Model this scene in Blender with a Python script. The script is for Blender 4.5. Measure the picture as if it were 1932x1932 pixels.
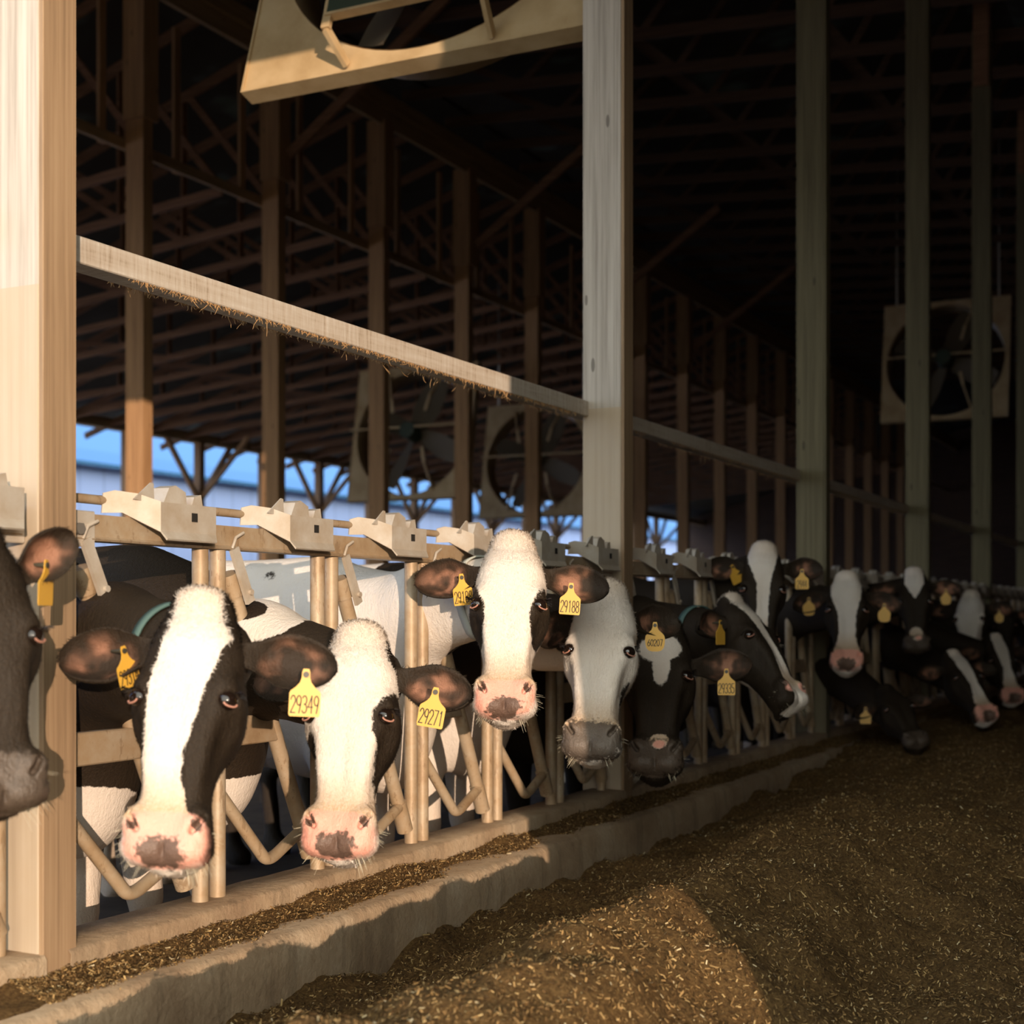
import bpy, math, random
import numpy as np
from mathutils import Vector, Matrix

for _o in list(bpy.data.objects):
    bpy.data.objects.remove(_o)
scene = bpy.context.scene
col = scene.collection
random.seed(7)
RNG = np.random.default_rng(11)

# ---------------------------------------------------------------- camera, sky, sun, exposure
# world frame: +X runs along the feed fence away from the viewer, +Y goes into the cow pens, Z up (metres)
EYE = 1.27
CT, ST = math.cos(math.atan(.5)), math.sin(math.atan(.5))
FPX, HOR, CX = 2760.0, 1159.0, 966.0
cam_d = bpy.data.cameras.new('camera')
cam = bpy.data.objects.new('camera', cam_d); col.objects.link(cam)
cam.location = (0, 0, EYE)
cam.rotation_euler = (math.pi / 2, 0, math.atan(.5) - math.pi / 2)
cam_d.sensor_width = 36; cam_d.lens = FPX / 1932 * 36
cam_d.shift_y = (HOR - 966) / 1932
cam_d.clip_start = .05; cam_d.clip_end = 400
cam_d.dof.use_dof = True; cam_d.dof.focus_distance = 4.5; cam_d.dof.aperture_fstop = 3.0
scene.camera = cam

world = bpy.data.worlds.new('sky'); scene.world = world; world.use_nodes = True
_n = world.node_tree.nodes; _l = world.node_tree.links
_bg = _n['Background']
_tc = _n.new('ShaderNodeTexCoord'); _dp = _n.new('ShaderNodeVectorMath'); _dp.operation = 'DOT_PRODUCT'; _cr = _n.new('ShaderNodeValToRGB')
SUN = Vector((.755, .656, -.100)).normalized()
_dp.inputs[1].default_value = -SUN                 # warm glow round the low sun, blue on the other side
_l.new(_tc.outputs['Generated'], _dp.inputs[0]); _mr = _n.new('ShaderNodeMapRange'); _mr.inputs['From Min'].default_value = -1
_l.new(_dp.outputs['Value'], _mr.inputs['Value']); _l.new(_mr.outputs[0], _cr.inputs[0]); _l.new(_cr.outputs[0], _bg.inputs[0])
_e = _cr.color_ramp.elements
_e[0].position = 0.0; _e[0].color = (.30, .44, .95, 1)
_e[1].position = .45; _e[1].color = (.30, .44, .80, 1)
_x = _e.new(.7); _x.color = (.56, .62, .60, 1)
_x = _e.new(1.0); _x.color = (.92, .90, .78, 1)
_bg.inputs[1].default_value = 3.8

sun_d = bpy.data.lights.new('sun', 'SUN'); sun = bpy.data.objects.new('sun', sun_d); col.objects.link(sun)
sun.rotation_euler = SUN.to_track_quat('-Z', 'Y').to_euler()
sun.location = (-20, -14, 12)
sun_d.energy = 4.6; sun_d.color = (1.0, .75, .55); sun_d.angle = math.radians(.3)

vs = scene.view_settings
vs.view_transform = 'Standard'; vs.look = 'None'; vs.gamma = 1; vs.use_curve_mapping = False; vs.exposure = 0.0
try:
    scene.cycles.max_bounces = 8; scene.cycles.diffuse_bounces = 5; scene.cycles.caustics_reflective = False
    scene.cycles.sample_clamp_indirect = 3.0
except Exception:
    pass

def px(x, y, Z):
    t = (x - CX) / FPX
    return Vector((Z * (CT + ST * t), Z * (ST - CT * t), EYE + (HOR - y) * Z / FPX))
def pxv(x, y, V):
    t = (x - CX) / FPX
    return px(x, y, V / (ST - CT * t))

# ---------------------------------------------------------------- materials
class NT:
    def __init__(s, name):
        s.m = bpy.data.materials.new(name); s.m.use_nodes = True
        s.n = s.m.node_tree.nodes; s.l = s.m.node_tree.links
        s.b = s.n['Principled BSDF']
    def N(s, t, **k):
        n = s.n.new(t)
        for a, v in k.items(): setattr(n, a, v)
        return n
    def L(s, a, b): s.l.new(a, b)
    def noise(s, scale, vec=None, detail=4, rough=.6):
        n = s.N('ShaderNodeTexNoise'); n.inputs['Scale'].default_value = scale; n.inputs['Detail'].default_value = detail
        n.inputs['Roughness'].default_value = rough
        if vec is not None: s.L(vec, n.inputs['Vector'])
        return n.outputs['Fac']
    def ramp(s, fac, stops):
        r = s.N('ShaderNodeValToRGB'); e = r.color_ramp.elements
        while len(e) < len(stops): e.new(.5)
        for i, (p, c) in enumerate(stops):
            e[i].position = p; e[i].color = (*c, 1) if len(c) == 3 else c
        s.L(fac, r.inputs[0]); return r.outputs[0]
    def mix(s, f, a, b, mode='MIX'):
        m = s.N('ShaderNodeMix', data_type='RGBA', blend_type=mode)
        for i, v in ((0, f), (6, a), (7, b)):
            if hasattr(v, 'type') and hasattr(v, 'node'): s.L(v, m.inputs[i])
            else: m.inputs[i].default_value = v if i == 0 else (*v, 1)
        return m.outputs[2]
    def math(s, op, a, b=0.0, clamp=False):
        m = s.N('ShaderNodeMath', operation=op, use_clamp=clamp)
        for i, v in ((0, a), (1, b)):
            if hasattr(v, 'node'): s.L(v, m.inputs[i])
            else: m.inputs[i].default_value = v
        return m.outputs[0]
    def vec(s, kind='Object', scale=(1, 1, 1)):
        t = s.N('ShaderNodeTexCoord'); mp = s.N('ShaderNodeMapping'); mp.inputs['Scale'].default_value = scale
        s.L(t.outputs[kind], mp.inputs[0]); return mp.outputs[0]
    def attr(s, name):
        a = s.N('ShaderNodeAttribute', attribute_name=name); return a.outputs['Fac']
    def bump(s, h, strength=.3, dist=.01):
        b = s.N('ShaderNodeBump'); b.inputs['Strength'].default_value = strength; b.inputs['Distance'].default_value = dist
        s.L(h, b.inputs['Height']); s.L(b.outputs[0], s.b.inputs['Normal'])
    def done(s, color=None, rough=.7, metal=0.0, spec=None):
        if color is not None:
            if hasattr(color, 'node'): s.L(color, s.b.inputs['Base Color'])
            else: s.b.inputs['Base Color'].default_value = (*color, 1)
        if hasattr(rough, 'node'): s.L(rough, s.b.inputs['Roughness'])
        else: s.b.inputs['Roughness'].default_value = rough
        s.b.inputs['Metallic'].default_value = metal
        if spec is not None: s.b.inputs['Specular IOR Level'].default_value = spec
        return s.m

def wood(name, c1, c2, c3, axis=2, stain=None):
    t = NT(name)
    sc = [26, 26, 26]; sc[axis] = 1.1
    v = t.vec('Object', sc)
    g = t.noise(1.0, v, 5, .65)
    sc2 = [2, 2, 2]; sc2[axis] = .5
    big = t.noise(1.0, t.vec('Object', sc2), 3)
    sc3 = [75, 75, 75]; sc3[axis] = .8
    g2 = t.noise(1.0, t.vec('Object', sc3), 2)
    g = t.math('ADD', t.math('MULTIPLY', g, .6), t.math('MULTIPLY', g2, .4))
    c = t.ramp(g, [(.36, c1), (.50, c2), (.64, c3)])
    c = t.mix(t.math('MULTIPLY', big, .55), c, tuple(x * .72 for x in c2))
    kn = t.N('ShaderNodeTexVoronoi'); kn.inputs['Scale'].default_value = 1.0
    sk = [9, 9, 9]; sk[axis] = 2.6
    t.L(t.vec('Object', sk), kn.inputs['Vector'])
    c = t.mix(t.math('MULTIPLY', t.math('LESS_THAN', kn.outputs['Distance'], .09), .7), c, tuple(x * .4 for x in c1))
    if stain:                                    # lower part splashed with feed and dirt
        geo = t.N('ShaderNodeNewGeometry'); sp = t.N('ShaderNodeSeparateXYZ'); t.L(geo.outputs['Position'], sp.inputs[0])
        f = t.math('LESS_THAN', sp.outputs['Z'], stain[0])
        d = t.noise(6, t.vec('Object'), 5)
        c = t.mix(t.math('MULTIPLY', f, t.math('ADD', t.math('MULTIPLY', d, .5), .5)), c, stain[1])
    t.bump(g, .25, .004)
    return t.done(c, .78)

M = {}
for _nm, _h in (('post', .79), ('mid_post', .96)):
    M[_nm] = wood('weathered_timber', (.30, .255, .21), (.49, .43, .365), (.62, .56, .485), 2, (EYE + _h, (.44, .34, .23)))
M['added_face_layer'] = wood('shade_brown_face_timber', (.20, .13, .075), (.34, .225, .13), (.43, .30, .18), 2)  # brown lumber, darkened to stand for the aisle face's weaker light
M['dim_olive_post'] = wood('shade_dark_olive_timber', (.095, .078, .04), (.15, .125, .066), (.20, .165, .09), 2, (EYE + .10, (.20, .17, .11)))  # olive timber, with the dim light deeper in the barn put into its colour
M['inner_post'] = wood('brown_timber', (.25, .13, .058), (.43, .24, .112), (.54, .32, .155), 2)
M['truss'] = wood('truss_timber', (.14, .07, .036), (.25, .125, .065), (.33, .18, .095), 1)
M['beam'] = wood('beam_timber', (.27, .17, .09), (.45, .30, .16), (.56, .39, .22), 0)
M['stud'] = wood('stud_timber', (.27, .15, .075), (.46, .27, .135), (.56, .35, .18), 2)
M['shade_truss'] = wood('shade_darkened_timber', (.05, .025, .015), (.09, .047, .027), (.13, .07, .04), 1)  # truss timber darkened to paint in the gloom under the roof
t = NT('weathered_rail_timber')
g = t.noise(1.0, t.vec('Object', (60, 12, 5)), 5, .7); g2 = t.noise(1.0, t.vec('Object', (3, 40, 40)), 4)
c = t.ramp(t.math('ADD', t.math('MULTIPLY', g, .6), t.math('MULTIPLY', g2, .4)), [(.34, (.30, .23, .16)), (.46, (.50, .43, .35)), (.58, (.57, .52, .45)), (.68, (.70, .67, .62))])
t.bump(g, .25, .004)
M['rail'] = t.done(c, .7)

t = NT('dusty_galvanised_steel')
v = t.vec('Object')
n1 = t.noise(7, v, 6, .7); n2 = t.noise(60, v, 3)
c = t.ramp(n1, [(.25, (.27, .17, .09)), (.45, (.40, .29, .18)), (.65, (.46, .38, .28)), (.8, (.51, .45, .37))])
c = t.mix(t.math('MULTIPLY', n2, .35), c, (.36, .24, .13))
n3 = t.noise(1.0, t.vec('Object', (40, 40, 9)), 4, .7)
c = t.mix(t.math('MULTIPLY', t.math('GREATER_THAN', n3, .60), .45), c, (.20, .12, .06))
t.bump(n2, .15, .003)
M['steel'] = t.done(c, .52, .15)
t = NT('bare_galvanised_steel')
v = t.vec('Object')
c = t.ramp(t.noise(14, v, 5), [(.3, (.45, .37, .28)), (.6, (.54, .49, .42)), (.8, (.60, .57, .52))])
t.bump(t.noise(90, v, 2), .12, .002)
M['latch'] = t.done(c, .45, .2)
M['hole'] = NT('dark_slot').done((.012, .01, .008), .9)
M['blade'] = NT('dusty_fan_blade').done((.13, .10, .065), .6)
M['bolt'] = NT('bolt_steel').done((.45, .42, .38), .4, .7)

t = NT('old_concrete')
v = t.vec('Object'); a = t.noise(3.2, v, 6, .65); b = t.noise(45, v, 4)
c = t.ramp(a, [(.3, (.27, .18, .11)), (.5, (.42, .31, .20)), (.7, (.52, .42, .30))])
c = t.mix(t.math('MULTIPLY', b, .45), c, (.28, .19, .11))
st = t.noise(1.0, t.vec('Object', (9, 9, 1.2)), 5, .7)
c = t.mix(t.math('MULTIPLY', t.math('GREATER_THAN', st, .56), .28), c, (.15, .11, .07)); t.bump(b, .5, .010)
M['concrete'] = t.done(c, .85)
t = NT('dirt_floor')
c = t.ramp(t.noise(4, t.vec('Object'), 5), [(.3, (.05, .035, .02)), (.7, (.13, .09, .05))])
M['dirt'] = t.done(c, .9)
t = NT('yard_ground')
c = t.ramp(t.noise(1.2, t.vec('Object'), 5), [(.3, (.20, .15, .09)), (.7, (.32, .25, .16))])
M['yard'] = t.done(c, .95)

t = NT('silage_mound')
v = t.vec('Object'); a = t.noise(85, v, 6, .75); b = t.noise(9, v, 4)
vo = t.N('ShaderNodeTexVoronoi'); vo.inputs['Scale'].default_value = 70; t.L(v, vo.inputs['Vector'])
c = t.ramp(a, [(.28, (.032, .018, .007)), (.47, (.21, .118, .042)), (.62, (.37, .22, .08)), (.8, (.52, .35, .15))])
c = t.mix(t.math('MULTIPLY', b, .35), c, (.10, .06, .02))
c = t.mix(t.math('MULTIPLY', t.math('LESS_THAN', vo.outputs['Distance'], .14), .5), c, (.42, .30, .13))
t.bump(a, 1.0, .03)
M['feed'] = t.done(c, .9, spec=.2)
t = NT('silage_chip')
c = t.ramp(t.attr('tone'), [(.0, (.05, .028, .01)), (.35, (.20, .115, .042)), (.7, (.33, .205, .08)), (.93, (.43, .30, .13)), (1, (.58, .48, .30))])
M['chip'] = t.done(c, .85, spec=.25)

t = NT('roof_sheet_underside')
v = t.vec('Object')
c = t.ramp(t.noise(.9, v, 2), [(.45, (.035, .028, .02)), (.62, (.05, .045, .035)), (.70, (.10, .13, .12)), (.8, (.16, .21, .19))])  # teal patches painted in as sky reflected by the roof sheets
M['roof'] = t.done(c, .8)
M['fan_panel'] = None
t = NT('painted_fan_panel'); v = t.vec('Object')
c = t.ramp(t.noise(3, v, 5), [(.3, (.40, .27, .13)), (.55, (.55, .40, .22)), (.8, (.62, .48, .29))])
M['fan_panel'] = t.done(c, .5)
t = NT('dark_green_motor_plate')
vo = t.N('ShaderNodeTexVoronoi'); vo.inputs['Scale'].default_value = 11; t.L(t.vec('Object'), vo.inputs['Vector'])
c = t.mix(t.math('LESS_THAN', vo.outputs['Distance'], .13), (.035, .05, .03), (.25, .20, .10))
M['motor'] = t.done(c, .6)
t = NT('sky_tinted_white_cladding')
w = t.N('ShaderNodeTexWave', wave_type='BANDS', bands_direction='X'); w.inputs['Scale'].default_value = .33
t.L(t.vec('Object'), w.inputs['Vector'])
c = t.mix(t.math('GREATER_THAN', w.outputs['Fac'], .985), (.47, .58, .88), (.36, .45, .70))  # white wall; the blue skylight on it is put into the colour
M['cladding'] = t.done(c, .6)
M['blue_roof'] = NT('blue_roof_sheet').done((.05, .17, .30), .6)
M['hair_hay'] = NT('dangling_hay').done((.42, .25, .11), .9)

# cow coat: attributes wht (signed distance to a white marking), pnk (bare pink skin), skn (grey skin), ear (inside of ear)
t = NT('holstein_coat')
v = t.vec('Object')
nz = t.noise(42, v, 4, .7); nf = t.noise(170, v, 3); nd = t.noise(7, v, 4)
d = t.math('ADD', t.attr('wht'), t.math('MULTIPLY', t.math('SUBTRACT', nz, .5), .022))
wf = t.math('ADD', t.math('MULTIPLY', d, 260.0), .5, True)
white = t.mix(t.math('MULTIPLY', nd, .55), (.78, .73, .68), (.68, .56, .43))
white = t.mix(t.math('MULTIPLY', t.attr('dirt'), t.math('ADD', nf, .25), True), white, (.48, .30, .14))
black = t.mix(nf, (.008, .006, .004), (.036, .022, .011))
c = t.mix(wf, black, white)
ne = t.noise(10, v, 2)
ef = t.math('MULTIPLY', t.attr('ear'), .9, True)
c = t.mix(ef, c, t.ramp(ne, [(.44, (.030, .019, .012)), (.52, (.10, .05, .03)), (.60, (.33, .16, .10))]))
pf = t.math('ADD', t.math('MULTIPLY', t.math('ADD', t.attr('pnk'), t.math('MULTIPLY', t.math('SUBTRACT', nd, .5), .018)), 150.0), .5, True)
spot = t.noise(55, v, 2)
sf = t.math('ADD', t.math('MULTIPLY', t.math('ADD', t.attr('skn'), t.math('MULTIPLY', t.math('SUBTRACT', spot, .5), .05)), 120.0), .5, True)
c = t.mix(pf, c, (.80, .40, .31))
gs = t.mix(nf, (.045, .034, .027), (.13, .095, .07))
c = t.mix(t.math('MULTIPLY', sf, .92), c, gs)
cl = t.noise(1.0, t.vec('Object', (75, 75, 26)), 3, .6)
t.bump(t.math('ADD', t.math('MULTIPLY', nf, .5), cl), .40, .012)
wet = t.math('MAXIMUM', pf, sf)
r = t.math('SUBTRACT', .72, t.math('MULTIPLY', wet, .34))
M['coat'] = t.done(c, r, spec=.3)
M['eye'] = NT('cow_eye').done((.012, .007, .005), .06, spec=.7)
M['lid'] = NT('pink_eyelid').done((.45, .22, .16), .5)
M['tag'] = NT('yellow_tag_plastic').done((.66, .37, .05), .45)
M['ink'] = NT('black_tag_ink').done((.02, .018, .012), .6)
M['button'] = NT('tag_button').done((.05, .045, .03), .5)
M['cream'] = NT('cream_button').done((.62, .56, .42), .5)
M['strap_g'] = NT('teal_neck_strap').done((.07, .13, .12), .7)
M['strap_w'] = NT('pale_neck_strap').done((.45, .47, .42), .7)

# ---------------------------------------------------------------- mesh helpers
class MB:
    def __init__(s): s.v = []; s.f = []; s.sm = []
    def add(s, V, F, smooth=False):
        b = len(s.v); s.v += [tuple(p) for p in V]; s.f += [tuple(i + b for i in q) for q in F]; s.sm += [smooth] * len(F); return s
    def box(s, x0, x1, y0, y1, z0, z1, bev=0.0):
        if bev <= 0:
            V = [(x, y, z) for x in (x0, x1) for y in (y0, y1) for z in (z0, z1)]
            return s.add(V, [(0, 1, 3, 2), (4, 6, 7, 5), (0, 4, 5, 1), (2, 3, 7, 6), (0, 2, 6, 4), (1, 5, 7, 3)])
        c = ((x0 + x1) / 2, (y0 + y1) / 2, (z0 + z1) / 2); h = ((x1 - x0) / 2, (y1 - y0) / 2, (z1 - z0) / 2)
        V = []; idx = {}
        for sx in (-1, 1):
            for sy in (-1, 1):
                for sz in (-1, 1):
                    for a in range(3):
                        p = [c[i] + (sx, sy, sz)[i] * (h[i] - (0 if i == a else bev)) for i in range(3)]
                        idx[(sx, sy, sz, a)] = len(V); V.append(p)
        F = []
        for a in range(3):
            b, d = (a + 1) % 3, (a + 2) % 3
            for sg in (-1, 1):
                q = []
                for (sb, sd) in ((-1, -1), (1, -1), (1, 1), (-1, 1)):
                    k = [0, 0, 0]; k[a] = sg; k[b] = sb; k[d] = sd; q.append(idx[(*k, a)])
                F.append(q if sg > 0 else q[::-1])
            for sb in (-1, 1):
                for sd in (-1, 1):
                    q = []
                    for (sa, w) in ((-1, b), (1, b), (1, d), (-1, d)):
                        k = [0, 0, 0]; k[a] = sa; k[b] = sb; k[d] = sd; q.append(idx[(*k, w)])
                    F.append(q if sb * sd > 0 else q[::-1])
        for sx in (-1, 1):
            for sy in (-1, 1):
                for sz in (-1, 1):
                    q = [idx[(sx, sy, sz, a)] for a in range(3)]
                    F.append(q if sx * sy * sz > 0 else q[::-1])
        return s.add(V, F)
    def beam(s, p, q, w, h, up=(0, 0, 1)):
        p = Vector(p); q = Vector(q); d = (q - p).normalized(); up = Vector(up)
        a = d.cross(up)
        if a.length < 1e-4: a = d.cross(Vector((1, 0, 0)))
        a.normalize(); b = a.cross(d)
        V = []
        for e in (p, q):
            for (i, j) in ((-1, -1), (1, -1), (1, 1), (-1, 1)): V.append(e + a * (i * w / 2) + b * (j * h / 2))
        return s.add(V, [(3, 2, 1, 0), (4, 5, 6, 7), (0, 1, 5, 4), (1, 2, 6, 5), (2, 3, 7, 6), (3, 0, 4, 7)])
    def tube(s, pts, r, n=14, cap=True):
        pts = [Vector(p) for p in pts]; rr = r if isinstance(r, (list, tuple)) else [r] * len(pts)
        V = []; F = []; prev = None
        for i, p in enumerate(pts):
            d = (pts[min(i + 1, len(pts) - 1)] - pts[max(i - 1, 0)]).normalized()
            if prev is None:
                a = d.cross(Vector((0, 0, 1)))
                if a.length < .05: a = d.cross(Vector((1, 0, 0)))
            else: a = prev - d * prev.dot(d)
            a.normalize(); prev = a; b = d.cross(a)
            for k in range(n):
                th = 2 * math.pi * k / n; V.append(p + (a * math.cos(th) + b * math.sin(th)) * rr[i])
        for i in range(len(pts) - 1):
            for k in range(n):
                F.append((i * n + k, i * n + (k + 1) % n, (i + 1) * n + (k + 1) % n, (i + 1) * n + k))
        s.add(V, F, True)
        if cap:
            s.add([V[k] for k in range(n)], [tuple(range(n))[::-1]]); s.add([V[-n + k] for k in range(n)], [tuple(range(n))])
        return s
    def prism(s, poly, axis, a0, a1):
        """poly: list of 2-D points in the two other axes (cyclic order), extruded along axis"""
        def P(u, v, a):
            p = [0, 0, 0]; p[axis] = a; p[(axis + 1) % 3] = u; p[(axis + 2) % 3] = v; return p
        n = len(poly)
        V = [P(u, v, a0) for u, v in poly] + [P(u, v, a1) for u, v in poly]
        F = [tuple(range(n))[::-1], tuple(range(n, 2 * n))] + [(i, (i + 1) % n, n + (i + 1) % n, n + i) for i in range(n)]
        return s.add(V, F)
    def xform(s, M):
        s.v = [tuple(M @ Vector(p)) for p in s.v]; return s
    def build(s, name, mat, parent=None, loc=None):
        me = bpy.data.meshes.new(name); me.from_pydata(s.v, [], s.f)
        me.polygons.foreach_set('use_smooth', s.sm); me.update()
        me.materials.append(mat)
        o = bpy.data.objects.new(name, me); col.objects.link(o)
        if parent is not None: o.parent = parent
        if loc is not None: o.location = loc
        return o

def tag(o, label=None, cat=None, group=None, kind=None):
    for k, v_ in (('label', label), ('category', cat), ('group', group), ('kind', kind)):
        if v_: o[k] = v_
    return o
def empty(name, loc, rz=0):
    o = bpy.data.objects.new(name, None); col.objects.link(o); o.location = loc; o.rotation_euler = (0, 0, rz)
    o.empty_display_size = .1; return o
def copy_tree(o, parent=None):
    c = o.copy(); col.objects.link(c); c.parent = parent
    for ch in list(o.children): copy_tree(ch, c)
    return c

def vnoise(P, seed=0):
    """value noise, P (...,3) -> (...), range 0..1"""
    P = np.asarray(P, float); I = np.floor(P).astype(np.int64); f = P - I; f = f * f * (3 - 2 * f)
    def h(i, j, k):
        x = (i * 374761393 + j * 668265263 + k * 2147483647 + seed * 1274126177) & 0xffffffff
        x = ((x ^ (x >> 13)) * 1274126177) & 0xffffffff
        x = (x ^ (x >> 16)) & 0xffff
        return x / 65535.0
    r = 0
    for a in (0, 1):
        for b in (0, 1):
            for c_ in (0, 1):
                w = (f[..., 0] if a else 1 - f[..., 0]) * (f[..., 1] if b else 1 - f[..., 1]) * (f[..., 2] if c_ else 1 - f[..., 2])
                r = r + w * h(I[..., 0] + a, I[..., 1] + b, I[..., 2] + c_)
    return r
def fbm(P, seed=0, oct=4):
    P = np.asarray(P, float); a = .5; r = 0
    for i in range(oct):
        r = r + a * (vnoise(P * 2 ** i, seed + i) - .5); a *= .5
    return r

# ---------------------------------------------------------------- the setting: floors, roof, walls
def struct(o, label=None):
    o['kind'] = 'structure'
    if label: o['label'] = label
    return o
ROOF0, ROOF1 = EYE + 6.55, EYE + 7.10      # truss bottoms over the fence row and over the inner row
V2, V3 = 10.5, 21.5
UA, UB = .9, 62.0
struct(MB().box(UA - 60, UB + 60, -80, 80, -.4, -.05).build('floor_yard', M['yard']))
struct(MB().box(-5, UB, -6, 2.36, -.3, 0).build('floor_feed_alley', M['concrete']))
struct(MB().box(-5, UB, 2.98, V3 + .5, -.3, .02).build('floor_pens', M['dirt']))
# concrete feed curb with its ledge, worn top edge
mb = MB(); V = []; F = []
us = np.arange(-6, 40, .06)
prof = [(2.352, -.05), (2.352, .16), (2.350, .30), (2.356, .37), (2.372, .388), (2.56, .380), (2.98, .372), (2.98, -.05)]
for u in us:
    for (y, z) in prof:
        k = 0 if z < .2 else 1
        w = fbm(np.array([u * 3.1, y * 9, z * 9]), 3)
        V.append((u, y + k * .012 * w, z + k * .010 * w))
m = len(prof)
for i in range(len(us) - 1):
    for j in range(m - 1): F.append((i * m + j, (i + 1) * m + j, (i + 1) * m + j + 1, i * m + j + 1))
mb.add(V, F, True)
struct(mb.build('trim_feed_curb', M['concrete']), 'low concrete feed curb under the headlocks')

# roof decks
def slab(name, y0, z0, y1, z1, mat, u0=UA, u1=UB, th=.06):
    mb = MB(); mb.prism([(y0, z0), (y1, z1), (y1, z1 + th), (y0, z0 + th)], 0, u0, u1)
    return struct(mb.build(name, mat))
slab('ceiling_feed_alley', -6.6, EYE + 5.2, 3.0, EYE + 8.6, M['roof'])
slab('ceiling_middle', 3.0, EYE + 8.6, V2 + .2, EYE + 7.55, M['roof'])
slab('ceiling_pens', V2, EYE + 7.55, V3 + 1.0, EYE + 4.12, M['roof'])
# end wall with the big drive-in opening that lets the low sun in: solid right of the jamb and above the header
struct(MB().box(UA, UB, -6.15, -6, 0, EYE + 5.6).build('wall_right', M['truss']))
struct(MB().box(UB, UB + .15, -6, V3 + 1, -.05, EYE + 8.8).build('wall_far_end', M['shade_truss']))
struct(MB().box(UA - .15, UA, -6, -1.35, -.05, EYE + 5.6).build('wall_near_end', M['truss']))
struct(MB().prism([(-6.2, EYE + 3.80), (V3 + 1, EYE + 3.80), (V3 + 1, EYE + 4.4), (V2, EYE + 7.7), (3, EYE + 8.8), (-6.2, EYE + 5.4)], 0, UA - .15, UA).build('wall_near_gable', M['truss']))
struct(MB().box(UA, UB, V3 - .1, V3 + .15, EYE + 3.93, EYE + 4.15).build('trim_far_eave', M['beam']))

# ---------------------------------------------------------------- fence-row posts
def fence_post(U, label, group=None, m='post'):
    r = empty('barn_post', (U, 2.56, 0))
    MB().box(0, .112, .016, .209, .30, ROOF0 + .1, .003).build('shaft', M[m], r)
    MB().box(.0, .112, 0, .015, .30, ROOF0 + .1, .002).build('added_face_layer', M['added_face_layer'] if m != 'dim_olive_post' else M[m], r)  # added layer carrying the aisle face's painted shade on the grey posts
    MB().box(-.04, -.002, .02, .19, ROOF0 - .55, ROOF0 + .4).build('gusset_board', M['truss'], r)
    MB().box(.114, .152, .02, .19, ROOF0 - .55, ROOF0 + .4).build('gusset_board', M['truss'], r)
    return tag(r, label, 'post', group)
POST = [2.62 + 3.658 * k for k in range(-1, 10)]
PL = {0: 'sunlit pale wooden post at the left edge, beside the black cow', 1: 'grey wooden post in the middle, between the white-faced cows and the dark ones',
      2: 'greenish timber post right of the middle one, behind the cow with white curly poll', 3: 'third shaded timber post right of the middle post',
      4: 'fourth shaded timber post right of the middle post, with boards at its top', 5: 'dim post cut by the right edge of the picture'}
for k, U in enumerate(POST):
    if k: fence_post(U, PL.get(k - 1, 'dark distant timber post at the far end of the feed fence'), 'far fence posts' if k > 6 else None, 'post' if k == 1 else 'mid_post' if k == 2 else 'dim_olive_post')

# ---------------------------------------------------------------- wooden top rail, one length per bay, hay hanging from it
def hay_fringe(L, seed, parent, dens):
    rg = random.Random(seed); mb = MB()
    for _ in range(int(L * dens)):
        u = rg.random() * L
        if vnoise(np.array([u * 2.2, seed, 0.])) < .22: continue
        y = rg.choice([0.003, .004, .085]) + rg.uniform(-.002, .006); l = rg.uniform(.003, .015) * (1 + 1.8 * (rg.random() < .06))
        a = rg.uniform(-1, 1); p = Vector((u, y, .002)); pts = [p]
        d = Vector((rg.uniform(-.8, .8), rg.uniform(-.3, .3), -1)).normalized()
        for _k in range(3):
            d = (d + Vector((rg.uniform(-.7, .7), 0, rg.uniform(-.2, .5)))).normalized(); p = p + d * l / 2.2; pts.append(p)
        mb.tube(pts, [.0016, .0014, .001, .0006], 4, False)
    o = mb.build('hay_fringe', M['hair_hay'], parent); o['kind'] = 'stuff'; o['label'] = 'dry hay strands hanging under the rail'
    return o
RZ = EYE + .925
for k, U in enumerate(POST[:-1]):
    if not k: continue
    r = empty('top_rail', (U - .06 if k else U, 2.740, RZ))
    MB().box(0, 3.66, 0, .085, 0, .072, .003).build('board', M['rail'], r)
    if 1 <= k <= 3: hay_fringe(3.6, k, r, 420 if k == 1 else 160)
    lab = {1: 'sunlit top rail from the left post to the middle post, hay hanging below', 2: 'shaded top rail right of the middle post',
           3: 'second shaded top rail right of the middle post', 4: 'third shaded top rail right of the middle post', 0: 'top rail left of the sunlit post, out of frame'}
    tag(r, lab.get(k, 'dark top rail at the far right end of the fence'), 'rail', 'far top rails' if k > 4 else None)

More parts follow.
